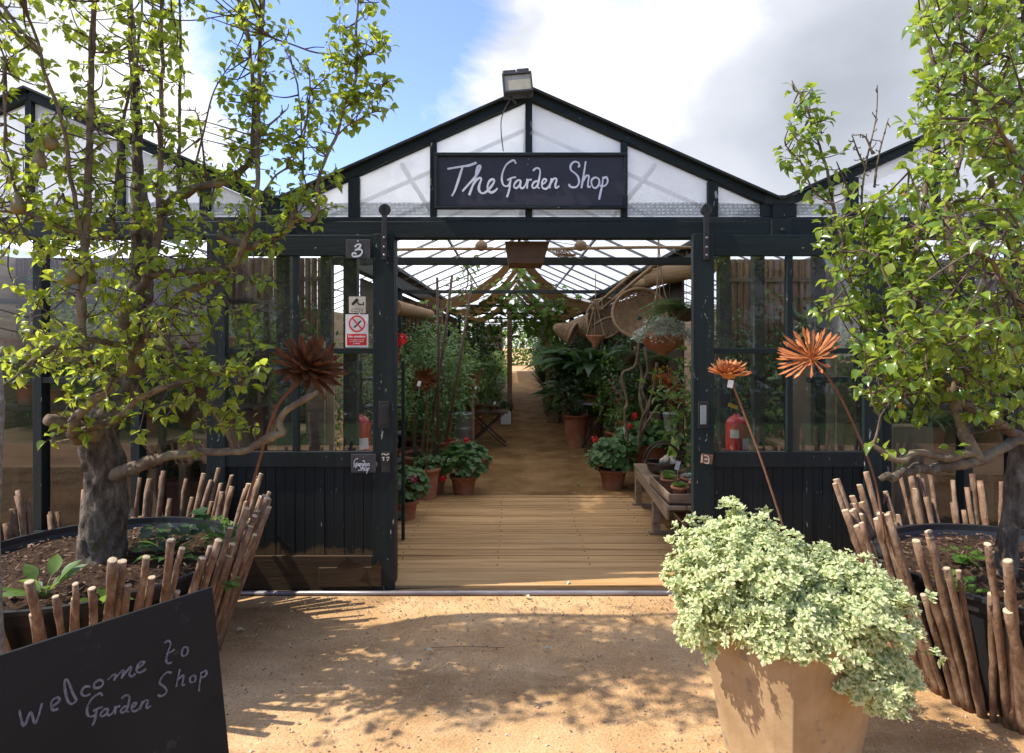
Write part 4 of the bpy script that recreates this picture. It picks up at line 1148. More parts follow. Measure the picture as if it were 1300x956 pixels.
LP = [
 (1, 0, [(128, 725, 3.08, .15), (131, 690, 3.08, .128), (133, 650, 3.08, .118), (133, 600, 3.08, .112), (128, 556, 3.08, .108), (140, 520, 3.12, .095), (163, 480, 3.2, .085), (174, 420, 3.3, .078), (178, 340, 3.38, .078), (180, 280, 3.4, .07), (176, 220, 3.4, .036), (172, 120, 3.35, .02), (166, 20, 3.3, .015), (160, -90, 3.3, .012)]),
 (0, 0, [(140, 606, 3.07, .044), (175, 592, 3.0, .042), (215, 578, 2.95, .034), (262, 573, 2.9, .030), (310, 573, 2.85, .027), (322, 566, 2.85, .028), (345, 554, 2.84, .023), (358, 549, 2.83, .022), (355, 536, 2.83, .02), (364, 520, 2.82, .019), (385, 508, 2.8, .017), (402, 499, 2.8, .013)]),
 (0, 0, [(125, 552, 3.02, .07), (90, 540, 2.9, .056), (58, 533, 2.8, .036)]),
 (0, 0, [(100, 556, 2.95, .05), (94, 545, 2.85, .042), (100, 525, 2.8, .036), (135, 495, 2.78, .03), (147, 478, 2.78, .028)]),
 (0, .35, [(147, 478, 2.78, .026), (122, 462, 2.76, .026), (107, 440, 2.75, .024), (105, 380, 2.74, .022), (110, 300, 2.74, .02), (113, 200, 2.76, .018), (116, 100, 2.78, .016), (118, 0, 2.8, .013), (120, -90, 2.8, .008)]),
 (0, .25, [(98, 548, 2.9, .036), (150, 530, 2.85, .026), (175, 508, 2.8, .021), (200, 496, 2.78, .018), (240, 482, 2.75, .015), (290, 471, 2.72, .013), (306, 473, 2.72, .011), (312, 490, 2.72, .006)]),
 (0, 0, [(160, 482, 3.2, .07), (172, 440, 3.1, .052), (158, 400, 3.0, .04), (175, 370, 2.98, .038), (190, 348, 2.96, .033), (193, 333, 2.95, .028)]),
 (0, .45, [(193, 333, 2.95, .022), (198, 310, 2.95, .018), (202, 270, 2.95, .016), (204, 200, 2.95, .014), (206, 100, 2.98, .012), (204, 0, 3.0, .010), (202, -80, 3.0, .006)]),
 (0, .35, [(191, 350, 2.96, .026), (232, 345, 2.95, .022), (280, 342, 2.93, .020), (298, 335, 2.92, .02), (308, 312, 2.9, .019), (318, 280, 2.9, .017), (326, 235, 2.9, .014), (328, 160, 2.92, .012), (330, 60, 2.95, .010), (338, -60, 3.0, .006)]),
 (0, .3, [(175, 440, 3.1, .035), (215, 392, 3.05, .03), (240, 370, 3.05, .026), (268, 360, 3.05, .024), (284, 342, 3.05, .02), (292, 318, 3.05, .012)]),
 (0, .55, [(198, 290, 3.0, .024), (205, 275, 3.0, .026), (225, 250, 3.0, .024), (258, 236, 3.0, .022), (286, 232, 3.0, .02), (304, 218, 3.0, .018), (318, 203, 3.0, .015), (322, 150, 3.0, .013), (317, 60, 3.0, .011), (300, -20, 3.0, .009), (290, -90, 3.0, .006)]),
 (0, .35, [(280, 300, 3.0, .024), (315, 312, 2.95, .023), (345, 302, 2.9, .021), (366, 288, 2.9, .019), (372, 268, 2.9, .015), (378, 276, 2.9, .016), (394, 278, 2.9, .014), (403, 262, 2.9, .012), (402, 240, 2.9, .011), (408, 215, 2.9, .010), (424, 180, 2.9, .009), (438, 135, 2.9, .008), (453, 95, 2.9, .007), (453, 40, 2.9, .006), (458, -30, 2.9, .004)]),
 (0, .6, [(436, 140, 2.9, .006), (458, 125, 2.9, .005), (478, 116, 2.88, .004), (494, 98, 2.88, .003)]),
 (0, .6, [(426, 172, 2.9, .006), (445, 158, 2.9, .005), (468, 145, 2.88, .004), (486, 142, 2.88, .003)]),
 (0, .7, [(454, 75, 2.9, .006), (472, 66, 2.88, .005), (492, 54, 2.88, .003)]),
 (0, .5, [(330, 40, 2.92, .006), (360, 52, 2.92, .005), (400, 66, 2.9, .005), (452, 78, 2.9, .004)]),
 (0, .75, [(386, 225, 2.92, .007), (385, 180, 2.92, .006), (380, 130, 2.92, .005), (370, 70, 2.92, .004)]),
 (0, .7, [(385, 190, 2.92, .006), (392, 140, 2.92, .005), (395, 90, 2.92, .004)]),
 (0, .5, [(330, 250, 2.92, .008), (350, 225, 2.92, .006), (372, 205, 2.92, .005), (388, 160, 2.92, .004)]),
 (0, .55, [(228, 250, 3.1, .013), (227, 180, 3.1, .011), (229, 100, 3.1, .009), (229, 0, 3.1, .006), (228, -60, 3.1, .004)]),
 (0, .5, [(142, 300, 3.1, .013), (148, 220, 3.1, .011), (158, 140, 3.1, .010), (175, 70, 3.1, .008), (182, -30, 3.1, .005)]),
 (0, .5, [(120, 360, 2.8, .016), (96, 260, 2.7, .012), (80, 170, 2.65, .010), (52, 70, 2.6, .008), (25, -10, 2.6, .006)]),
 (0, .55, [(160, 440, 3.0, .026), (100, 430, 2.85, .018), (50, 450, 2.7, .013), (10, 485, 2.6, .008), (-30, 500, 2.55, .006)]),
 (0, .45, [(115, 300, 2.75, .016), (70, 285, 2.68, .013), (20, 270, 2.6, .010), (-30, 265, 2.6, .007)]),
 (0, .5, [(30, 275, 2.62, .009), (10, 200, 2.6, .007), (8, 120, 2.6, .005), (5, 75, 2.6, .003)]),
 (0, .4, [(300, 572, 2.87, .014), (285, 545, 2.83, .012), (270, 520, 2.8, .009), (262, 505, 2.8, .006)]),
 (0, .5, [(118, 0, 2.8, .013), (90, -120, 2.8, .011), (40, -220, 2.9, .008), (-20, -280, 2.9, .005)]),
 (0, .5, [(204, 0, 3.0, .010), (200, -100, 3.1, .010), (180, -200, 3.2, .008), (150, -280, 3.2, .005)]),
 (0, .5, [(330, 60, 2.95, .010), (330, -80, 3.1, .009), (320, -180, 3.2, .007), (300, -260, 3.3, .005)]),
 (0, .5, [(52, 70, 2.6, .010), (-60, -60, 2.7, .009), (-180, -130, 2.9, .007), (-260, -200, 3.0, .005)]),
 (0, .6, [(200, 400, 2.95, .016), (212, 440, 2.85, .012), (235, 470, 2.75, .008), (262, 480, 2.72, .005)]),
]
LR = [(0, -10, 245, 160, 125, 2.6, 3.3, .26), (0, 150, 250, 330, 175, 2.6, 3.3, .24), (0, 320, 270, 480, 170, 2.55, 3.3, .24), (240, 200, 345, 420, 60, 2.8, 3.25, .2),
      (285, -10, 345, 200, 60, 2.85, 3.1, .14), (350, 160, 410, 290, 36, 2.8, 3.0, .12), (420, 0, 495, 130, 30, 2.8, 3.0, .10), (60, 440, 340, 560, 62, 2.6, 2.95, .2), (370, 60, 440, 160, 18, 2.85, 2.95, .09),
      (-380, -300, 340, -15, 400, 2.3, 3.2, .45), (-160, -200, 330, -5, 100, 2.9, 3.4, .4), (-260, 0, 0, 400, 70, 2.3, 3.2, .5)]
pear_tree('old pear tree with backlit yellow-green leaves and thick trunk, left of the doors', (-2.05, 3.08, HB1 - .02), LP, LR, L_pear, 21, 0,
          fruits=((23, 262, 2.6, .03), (65, 182, 2.65, .03), (50, 208, 2.66, .025), (92, 352, 2.7, .02)),
          bare=([(244, 225, 3.0), (258, 170, 3.0), (272, 115, 3.0), (298, 75, 3.0)], [(262, 230, 3.0), (252, 150, 3.0), (240, 140, 3.0)], [(8, 180, 2.6), (5, 110, 2.6), (8, 70, 2.6)], [(340, 160, 2.9), (352, 150, 2.9), (365, 138, 2.9)]))
RP = [
 (1, 0, [(1272, 735, 2.86, .075), (1278, 700, 2.86, .066), (1286, 640, 2.86, .062), (1292, 580, 2.86, .058), (1300, 540, 2.86, .055), (1312, 460, 2.85, .05), (1318, 360, 2.8, .042), (1322, 240, 2.75, .034), (1312, 120, 2.7, .026), (1300, 0, 2.7, .018), (1295, -100, 2.7, .01)]),
 (0, 0, [(1298, 556, 2.84, .042), (1270, 570, 2.78, .036), (1240, 585, 2.7, .034), (1205, 592, 2.65, .032)]),
 (1, 0, [(1205, 592, 2.65, .034), (1192, 590, 2.63, .042), (1180, 596, 2.61, .032), (1168, 594, 2.60, .040), (1156, 601, 2.58, .028), (1146, 599, 2.57, .034), (1134, 606, 2.56, .022), (1126, 602, 2.55, .026), (1117, 607, 2.54, .014)]),
 (0, 0, [(1242, 584, 2.7, .034), (1226, 550, 2.7, .036), (1212, 516, 2.72, .036), (1196, 482, 2.76, .036), (1172, 450, 2.8, .034), (1150, 420, 2.84, .03), (1122, 402, 2.86, .024), (1095, 395, 2.88, .018), (1075, 385, 2.88, .012)]),
 (0, 0, [(1205, 508, 2.72, .034), (1240, 522, 2.75, .032), (1272, 540, 2.8, .034), (1298, 556, 2.85, .038)]),
 (0, .1, [(1236, 574, 2.62, .024), (1200, 580, 2.6, .020), (1160, 574, 2.58, .017), (1146, 584, 2.57, .016), (1132, 583, 2.56, .014), (1120, 572, 2.55, .012), (1110, 564, 2.55, .010)]),
 (0, 0, [(1112, 563, 2.55, .006), (1119, 535, 2.55, .005), (1112, 515, 2.55, .004), (1106, 492, 2.55, .003)]),
 (0, 0, [(1115, 560, 2.55, .005), (1120, 530, 2.54, .004), (1130, 512, 2.54, .002)]),
 (0, .38, [(1092, 396, 2.88, .012), (1078, 350, 2.88, .011), (1068, 300, 2.88, .010), (1058, 250, 2.88, .009), (1046, 200, 2.86, .008), (1030, 155, 2.85, .006), (1016, 122, 2.84, .005), (1005, 100, 2.84, .003)]),
 (0, .75, [(1024, 222, 2.86, .005), (1010, 200, 2.85, .004), (996, 185, 2.85, .003)]),
 (0, .6, [(1062, 262, 2.86, .005), (1030, 240, 2.85, .005), (1015, 205, 2.85, .004), (1020, 180, 2.85, .003)]),
 (0, .5, [(1170, 448, 2.8, .018), (1164, 380, 2.78, .016), (1166, 300, 2.76, .014), (1180, 210, 2.74, .012), (1192, 140, 2.72, .010), (1178, 60, 2.7, .009), (1165, -30, 2.7, .006)]),
 (0, .5, [(1210, 505, 2.72, .02), (1214, 420, 2.68, .017), (1208, 340, 2.64, .015), (1204, 260, 2.62, .013), (1226, 160, 2.6, .011), (1222, 60, 2.6, .009), (1206, -40, 2.6, .006)]),
 (0, .5, [(1314, 380, 2.8, .024), (1282, 300, 2.7, .018), (1256, 220, 2.6, .014), (1238, 120, 2.55, .011), (1246, 20, 2.5, .009), (1252, -80, 2.5, .006)]),
 (0, .5, [(1150, 420, 2.84, .014), (1138, 370, 2.82, .012), (1124, 310, 2.8, .010), (1112, 270, 2.8, .008)]),
 (0, .5, [(1318, 420, 2.7, .02), (1290, 380, 2.45, .014), (1262, 340, 2.25, .010), (1240, 310, 2.15, .007)]),
 (0, .5, [(1316, 260, 2.7, .018), (1296, 220, 2.4, .013), (1280, 180, 2.2, .009), (1262, 150, 2.1, .006)]),
 (0, .6, [(1120, 402, 2.84, .010), (1100, 420, 2.76, .008), (1100, 450, 2.7, .006), (1120, 470, 2.66, .004)]),
 (0, .6, [(1180, 462, 2.76, .010), (1160, 480, 2.66, .008), (1150, 505, 2.6, .005)]),
]
RR = [(1165, -10, 1300, 160, 190, 2.2, 3.2, .24), (1150, 150, 1300, 300, 145, 2.2, 3.2, .24), (1040, 240, 1160, 400, 130, 2.6, 3.1, .2), (1130, 290, 1310, 440, 185, 2.15, 3.1, .24),
      (1095, 400, 1310, 500, 120, 2.3, 3.0, .22), (1110, 440, 1190, 530, 40, 2.5, 2.8, .16), (1000, 90, 1045, 210, 14, 2.8, 2.9, .09), (1230, 450, 1320, 540, 40, 2.4, 2.9, .2),
      (1150, -200, 1450, -5, 90, 2.3, 3.2, .35)]
pear_tree('young pear tree with glossy sunlit leaves rising from the right planter', (2.25, 2.86, HB2 - .02), RP, RR, L_pear2, 33, 0, lsize=(.029, .057),
          bare=([(1095, 300, 2.9), (1094, 250, 2.9), (1100, 205, 2.9), (1112, 150, 2.9), (1114, 108, 2.9)], [(1110, 238, 2.9), (1115, 200, 2.9), (1128, 150, 2.9)],
                [(1100, 215, 2.9), (1090, 195, 2.9), (1083, 175, 2.9)], [(1080, 248, 2.88), (1070, 225, 2.88), (1062, 205, 2.88)], [(1108, 196, 2.9), (1100, 176, 2.9), (1092, 170, 2.9)]))
cbm = MB().tube(crom([P(1170, 300, 2.3), P(1215, 370, 2.35), P(1260, 400, 2.4), P(1340, 430, 2.5)]), .003, 5)
tag(obj('cable', cbm, cable_m, loc=P(1215, 370, 2.35)), 'thin black cable sagging through the right pear tree', 'cable')
cbm = MB().tube(crom([P(215, -20, 2.9), P(250, 8, 2.92), P(300, 22, 2.95), P(330, 18, 2.97)]), .003, 5).tube(crom([P(150, 12, 2.8), P(230, 26, 2.85), P(285, 20, 2.9), P(310, 18, 2.95)]), .003, 5)
tag(obj('cable', cbm, cable_m, loc=P(285, 20, 2.9)), 'black training wires strung across the top of the left pear tree', 'cable')

# ------------------------------------------------------------------ plants in the planters and on the soil
def weed(name, label, cat, loc, n, L, W, mat, group=None, round_=False, spread=.12, seed=1, lobes=5):
    rr = random.Random(seed); L0 = V(*loc)
    t = thing(name, label, cat, loc, group)
    m = MB(); s = MB()
    for i in range(n):
        a = rr.uniform(0, 6.28); d = V(math.cos(a), math.sin(a), rr.uniform(.3, 1.4)).normalized()
        ln = rr.uniform(.3, 1) * spread
        e = L0 + d * ln
        s.tube([L0, L0.lerp(e, .5) + V(0, 0, .015), e], [.002, .0016, .0012], 4, cap=False)
        if round_: m.fan(e, (V(0, -.2, 1) + rv(.4)).normalized(), L * rr.uniform(.6, 1.1), lobes, .2, .15, True, rr.uniform(0, 6), 2)
        else: m.leaf(e, (d + V(0, 0, .1)).normalized(), V(0, 0, 1) + rv(.3), L * rr.uniform(.7, 1.1), W, rr.uniform(.1, .5), .15)
    obj('leaves', m, mat, t, smooth=True); obj('stems', s, mat, t)
    return t
hb = HB1
weed('foxglove_rosette', 'big floppy leaf rosette at the front left of the left planter', 'plant', (-1.98, 2.62, hb), 12, .13, .055, L_mid, spread=.10, seed=1)
weed('foxglove_rosette', 'single broad-leaved seedling between stakes near the chalkboard', 'plant', (-1.70, 2.55, hb - .02), 8, .10, .045, L_vine, spread=.08, seed=2)
weed('mallow_plant', 'dark round-leaved plant at the foot of the old pear trunk', 'plant', (-1.75, 3.2, hb), 26, .05, .05, L_dark, round_=True, spread=.22, seed=3)
weed('trailing_plant', 'fine bright green trailing plant at the back right rim of the left planter', 'plant', (-1.52, 3.25, hb), 60, .024, .02, L_vine, round_=True, spread=.20, seed=4, lobes=4)
weed('foxglove_rosette', 'long pale leaves between the trunk and the back stakes', 'plant', (-1.66, 3.05, hb), 9, .12, .035, L_mid, spread=.12, seed=5)
weed('trailing_plant', 'tiny green sprig growing through the stakes by the chalkboard edge', 'plant', (-1.30, 2.9, .44), 16, .022, .02, L_mid, round_=True, spread=.06, seed=6, lobes=4)
hb = HB2
weed('nettle_plant', 'bright leafy sprig at the front of the right planter soil', 'plant', (1.93, 2.65, hb - .02), 22, .05, .03, L_vine, spread=.10, seed=7)
weed('mallow_plant', 'small round-leaved plant near the right trunk', 'plant', (2.22, 2.58, hb), 14, .035, .03, L_mid, round_=True, spread=.08, seed=8)
weed('mallow_plant', 'small light green seedlings at the back of the right planter', 'plant', (2.2, 3.0, hb), 18, .028, .03, L_vine, round_=True, spread=.10, seed=9)
weed('mallow_plant', 'leafy seedlings at the foot of the right trunk', 'plant', (2.36, 2.72, hb), 16, .03, .03, L_dark, round_=True, spread=.12, seed=10)
for i, (px, py, lab) in enumerate(((540, 830, 'curled pale dry leaf lying in the tree shadow'), (672, 762, 'star shaped pale dry leaf just in front of the deck'),
                                   (720, 745, 'small dry leaf on the steel door rail'), (300, 805, 'dry leaf at the foot of the left planter'), (700, 828, 'tiny dry leaf near the middle of the yard'))):
    Y = EYE * F / (py - 434); c = P(px, py, Y); m = MB(); m.leaf(c + V(0, 0, .014 if i != 2 else .035), V(math.cos(i * 2.3), math.sin(i * 2.3), .15), V(0, 0, 1), .05, .03, .3, .4)
    tag(obj('dry_leaf', m, L_dry, loc=c), lab, 'leaf', 'dry leaves on the ground')
m = MB().tube(crom([P(545, 826, 3.2), P(590, 822, 3.22) + V(0, 0, .01), P(640, 826, 3.2)]), .003, 5)
for v in m.v: v.z = abs(v.z - .012) * .3 + .012
tag(obj('fallen_twig', m, twig_m, loc=P(590, 826, 3.2)), 'thin dark twig lying on the sandy ground', 'twig')
c = P(731, 617, 6.85); c.z = .006; m = MB(); m.leaf(c, V(1, .2, .05), V(0, 0, 1), .06, .045, .1, .2)
tag(obj('fallen_leaf', m, L_vine, loc=c), 'single yellow-green leaf on the aisle just past the deck', 'leaf')

# ------------------------------------------------------------------ hanging rig under the header
rg = thing('bamboo_pole', 'long bamboo pole hung across the doorway under the roof', 'pole', P(690, 313, 4.85))
pa, pb_ = P(500, 317, 4.85), P(900, 314, 4.85)
obj('cane', MB().tube([pa.lerp(pb_, i / 10) + V(0, 0, .004 * math.sin(i)) for i in range(11)], .0125, 8), bamboo, rg, smooth=True)
for px in (611, 737):
    kn = MB(); c = P(px, 312, 4.85)
    kn.lathe([(.001, -.05), (.02, -.045), (.04, -.02), (.045, 0), (.038, .025), (.02, .045), (.001, .05)], c, 14, q=Quaternion(V(0, 1, 0), R(80)))
    obj('rope_knot', kn, rope_m, rg, smooth=True)
    s = 1 if px < 650 else -1
    obj('cord', MB().tube([c, P(px + s * 40, 306, 4.6)], .003, 5).tube([c, P(px + s * 40, 318, 4.6)], .003, 5), rope_m, rg)
bx = thing('brown_box', 'dark brown tapered wooden box fixed under the middle of the header', 'box', P(669, 303, 4.25))
bm_ = MB(); ya, yb2 = 4.12, 4.42
t0, t1, b0, b1 = P(641, 303, 4.2), P(697, 303, 4.2), P(646, 336, 4.2), P(689, 336, 4.2)
bm_.add([V(t0.x, ya, 2.272), V(t1.x, ya, 2.272), V(b1.x, ya, b1.z), V(b0.x, ya, b0.z), V(t0.x, yb2, 2.272), V(t1.x, yb2, 2.272), V(b1.x, yb2, b1.z), V(b0.x, yb2, b0.z)],
        [(0, 3, 2, 1), (4, 5, 6, 7), (0, 1, 5, 4), (1, 2, 6, 5), (2, 3, 7, 6), (3, 0, 4, 7)])
obj('casing', bm_, wood_brown, bx, bevel=.004)
sc = MB()
for px, py in ((652, 312), (686, 312), (654, 328), (683, 328), (668, 320)): sc.lathe([(.004, 0), (.003, .003)], P(px, py, 4.12) + V(0, -.001, 0), 8, q=hinge_q())
obj('screws', sc, black_iron, bx)
rag = MB()
for i in range(26):
    a = P(700 + rnd.uniform(0, 20), 316, 4.8); rag.tube(crom([a, a + V(rnd.uniform(0, .06), rnd.uniform(-.02, .02), -.04), a + V(rnd.uniform(.03, .12), 0, -.03 - rnd.random() * .05)], 3), .004, 4)
tag(obj('rope_tangle', rag, rope_m, loc=P(712, 320, 4.8)), 'bundle of frayed pale rope on the bamboo pole right of the brown box', 'rope')

# shade swags: strips of hessian hung ridge to valley
for i in range(5):
    y0 = 9.8 + i * 2.1; wd = 1.55
    m = MB(); nu, nv = 22, 5
    for s in (-1, 1):
        base = len(m.v)
        for a in range(nu + 1):
            u = a / nu
            for b in range(nv + 1):
                v = b / nv
                x = XC + s * HW * .97 * u
                z = lerp(ZR - .10, ZE - .16, u) - .36 * math.sin(math.pi * u) * (1 + .12 * math.sin(i * 3 + s)) - .10 * math.sin(math.pi * v) * (.3 + .7 * math.sin(math.pi * u)) + .012 * math.sin(u * 23 + i)
                m.v.append(V(x, y0 + wd * v + .05 * math.sin(u * 9 + i), z))
        for a in range(nu):
            for b in range(nv):
                k = base + a * (nv + 1) + b; m.f.append((k, k + 1, k + nv + 2, k + nv + 1))
    o = obj('shade_cloth', m, hessian, loc=(XC, y0, ZE), smooth=True)
    tag(o, 'brown hessian shade cloth draped from the ridge, nearest the doorway' if i == 0 else 'brown hessian shade cloth draped from the ridge, second from the doorway' if i == 1 else 'brown shade cloth draped under the ridge farther down the aisle', 'shade cloth', 'hessian shade cloths draped under the roof')

for i in range(5):
    y0 = 9.8 + i * 2.1 + 1.50; wd = .68
    m = MB(); nu, nv = 22, 4
    for s in (-1, 1):
        base = len(m.v)
        for a in range(nu + 1):
            u = a / nu
            for b in range(nv + 1):
                v = b / nv; x = XC + s * HW * .97 * u
                z = lerp(ZR - .09, ZE - .15, u) - .20 * math.sin(math.pi * u) + .01 * math.sin(u * 19 + i) - .03 * math.sin(math.pi * v)
                m.v.append(V(x, y0 + wd * v, z))
        for a in range(nu):
            for b in range(nv): k = base + a * (nv + 1) + b; m.f.append((k, k + 1, k + nv + 2, k + nv + 1))
    tag(obj('cream_cloth', m, cream_cloth, loc=(XC, y0, ZE), smooth=True), 'pale cream cloth glowing between the brown drapes, nearest the doorway' if i == 0 else 'pale cream cloth between brown drapes farther down the aisle', 'shade cloth', 'cream cloths between the brown drapes')
# rolled reed mats on the right
for i, (p0, p1, r, lab) in enumerate(((P(898, 338, 5.0), P(826, 352, 6.6), .085, 'thick rolled reed mat hung high on the right inside the doorway'),
                                     (P(862, 350, 6.2), P(806, 362, 8.0), .06, 'thinner reed mat roll behind the wicker dish'),
                                     (P(500, 390, 5.6), P(545, 400, 8.0), .07, 'reed roll fixed along the left side under the roof'))):
    q = V(0, 0, 1).rotation_difference((p1 - p0).normalized()); L = (p1 - p0).length; m = MB()
    m.lathe([(r * .3, .02), (r * .62, .03), (r * .62, 0), (r * .98, 0), (r, .03)] + [(r * (1 + .03 * math.sin(k * 2)), .03 + (L - .06) * k / 10) for k in range(1, 11)] + [(r * .6, L)], p0, 18, q=q)
    tag(obj('reed_roll', m, reed, loc=p0, smooth=False), lab, 'reed mat', 'rolled reed mats')
for i, (a, b, lab) in enumerate(((P(838, 330, 6.0), P(765, 392, 8.5), 'bamboo cane running diagonally beside the right valley beam'), (P(806, 345, 7), P(752, 392, 8.5), 'shorter bamboo cane crossing above the wicker baskets'),
                                 (P(530, 350, 5.6) , P(522, 408, 5.6), 'left most of three canes standing out of the tall shrub'), (P(545, 350, 5.7), P(552, 405, 5.7) , 'slanting cane standing out of the tall shrub'),
                                 (P(577, 360, 5.9), P(560, 420, 5.9), 'cane leaning right out of the tall shrub'))):
    if i == 2: a, b = P(555, 352, 5.7), P(556, 560, 5.9)
    if i == 3: a, b = P(574, 350, 5.9), P(548, 540, 6.0)
    if i == 4: a, b = P(599, 360, 6.2), P(566, 560, 6.2)
    tag(obj('bamboo_cane', MB().tube([a, a.lerp(b, .5) + V(.01, 0, .01), b], .013 if i > 1 else .022, 7), bamboo if i < 2 else twig_m, loc=b, smooth=True), lab, 'cane', 'canes under the roof')

# ------------------------------------------------------------------ foliage builders for the interior
def shrub(name, label, loc, pr, ph, c, rad, n, L, mat, seed, cat='plant', group=None, trunks=4, potmat=None, shape='leaf'):
    rr = random.Random(seed); L0 = V(*loc); t = thing(name, label, cat, loc, group)
    obj('pot', pot_mb(pr, pr * .75, ph, .04, loc), potmat or terracotta, t, smooth=True)
    obj('soil', pot_soil(pr, ph, loc), soil_m, t)
    cc_ = L0 + V(*c); m = MB(); s = MB(); tips = []
    for i in range(trunks):
        a = 2 * math.pi * i / trunks; b0 = L0 + V(math.cos(a) * pr * .4, math.sin(a) * pr * .4, ph - .03)
        e = cc_ + V(math.cos(a) * rad[0] * .5, math.sin(a) * rad[1] * .5, rad[2] * rr.uniform(.0, .6))
        C = crom([b0, b0.lerp(e, .35) + rv(.05), b0.lerp(e, .7) + rv(.06), e], 5); s.tube(C, [lerp(.020, .006, k / (len(C) - 1)) for k in range(len(C))], 7, wob=.1); tips += C[6:]
    for i in range(n):
        u = unit(); k = rr.random() ** .5 * (1 + .25 * mnoise.noise(u * 2.5 + V(seed, 0, 0)))
        p = cc_ + V(u.x * rad[0] * k, u.y * rad[1] * k, u.z * rad[2] * k)
        if p.z < L0.z + ph: continue
        if i % 5 == 0:
            q = min(rr.sample(tips, min(6, len(tips))), key=lambda z: (z - p).length); s.tube([q, q.lerp(p, .5) + rv(.03), p], [.004, .003, .0018], 4, cap=False)
        for j in range(rr.randint(4, 7)):
            d = (u * .6 + rv(1)).normalized(); q = p + rv(L * 1.3)
            if shape == 'leaf': m.leaf(q, d, V(0, -.2, 1) + rv(.7), L * rr.uniform(.7, 1.2), L * rr.uniform(.35, .5), rr.uniform(.1, .5), .15)
            else: m.fan(q, V(0, -.2, 1) + rv(.6), L * .6 * rr.uniform(.6, 1.1), 5, .25, .15, True, rr.uniform(0, 6), 2)
    obj('stems', s, bark_branch, t, smooth=True); obj('foliage', m, mat, t, smooth=True); return t
def strappy(name, label, loc, pr, ph, n, L, W, mat, seed, droop=.7, spread=.9, cat='plant', group=None, potmat=None, broad=False):
    rr = random.Random(seed); L0 = V(*loc); t = thing(name, label, cat, loc, group)
    obj('pot', pot_mb(pr, pr * .75, ph, .03, loc), potmat or terracotta, t, smooth=True)
    m = MB()
    for i in range(n):
        a = rr.uniform(0, 6.28); d = V(math.cos(a) * spread, math.sin(a) * spread, rr.uniform(.7, 1.6)).normalized()
        b0 = L0 + V(math.cos(a) * pr * .4 * rr.random(), math.sin(a) * pr * .4 * rr.random(), ph - .03)
        ln = L * rr.uniform(.5, 1.1)
        if broad:
            e = b0 + d * ln * .6; m.tube([b0, b0.lerp(e, .5) + V(0, 0, .02), e], .003, 4, cap=False); m.leaf(e, (d + V(0, 0, -.25)).normalized(), V(0, 0, 1) + rv(.3), ln * .55, ln * .55 * W, .6, .15)
        else: m.blade(b0, d, ln, W * rr.uniform(.7, 1.2), droop * rr.uniform(.5, 1.3), 6)
    obj('soil', pot_soil(pr, ph, loc), soil_m, t); obj('leaves', m, mat, t, smooth=True); return t
def fern_mb(c, n, L, rr, m, downness=.6):
    for i in range(n):
        a = rr.uniform(0, 6.28); d = V(math.cos(a), math.sin(a), rr.uniform(.2, 1.0)).normalized(); ln = L * rr.uniform(.6, 1.1)
        C = [c + d * (ln * k / 12) + V(0, 0, -downness * ln * (k / 12) ** 2) for k in range(13)]
        m.tube(C, .002, 3, cap=False)
        for k in range(1, 12):
            dd = (C[k + 1] - C[k]).normalized(); sd = dd.cross(V(0, 0, 1)).normalized(); w = ln * .24 * math.sin(math.pi * (k / 12) ** .7)
            for sg_ in (-1, 1):
                for h in (0, .5):
                    m.blade(C[k].lerp(C[k + 1], h), (sd * sg_ + dd * .45).normalized(), w, .011, .15, 2)

# left: tall shrub in a big terracotta pot
shrub('potted_shrub', 'tall leafy shrub in a wide terracotta pot filling the left of the aisle', (P(535, 0, 6.3).x, 6.55, 0), .26, .42, (.05, .1, 1.15), (.48, .5, .62), 560, .055, L_ger, 41, trunks=7)
shrub('potted_shrub', 'lighter green climber behind the canes on the left', (P(560, 0, 7.8).x, 7.9, 0), .2, .35, (0, 0, 1.3), (.5, .5, .55), 360, .05, L_mid, 42, trunks=5)
shrub('potted_shrub', 'shrub leaning against the left valley post with red blooms', (P(505, 0, 5.9).x - .18, 5.9, 0), .15, .3, (.0, 0, 1.15), (.30, .3, .6), 230, .045, L_mid, 43, trunks=4)
m = MB(); bloom(m, P(509, 431, 5.5), .06, rnd, 34); bloom(m, P(502, 437, 5.5), .035, rnd, 20)
m.tube([P(509, 433, 5.5), P(504, 470, 5.6), P(500, 520, 5.8)], .004, 5)
tag(obj('geranium_bloom', m, bulb_red, loc=P(509, 470, 5.5)), 'bright red bloom on a tall stem beside the left door edge', 'flower')
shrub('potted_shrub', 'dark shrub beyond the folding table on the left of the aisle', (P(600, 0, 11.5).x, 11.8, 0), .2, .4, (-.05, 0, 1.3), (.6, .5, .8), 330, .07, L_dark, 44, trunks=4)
# galvanised tub with plant
tb = thing('galvanised_tub', 'grey galvanised bin standing behind the left geranium', 'tub', (P(586, 0, 8.9).x, 8.9, 0))
obj('body', MB().lathe([(.12, 0), (.13, .02), (.15, .55), (.16, .56), (.155, .575), (.14, .56), (.12, .4)], (P(586, 0, 8.9).x, 8.9, 0), 24, cap=False), galv, tb, smooth=True)
obj('ribs', MB().lathe([(.131, .15), (.139, .16), (.133, .17)], (P(586, 0, 8.9).x, 8.9, 0), 24, cap=False).lathe([(.139, .36), (.147, .37), (.141, .38)], (P(586, 0, 8.9).x, 8.9, 0), 24, cap=False), galv, tb)
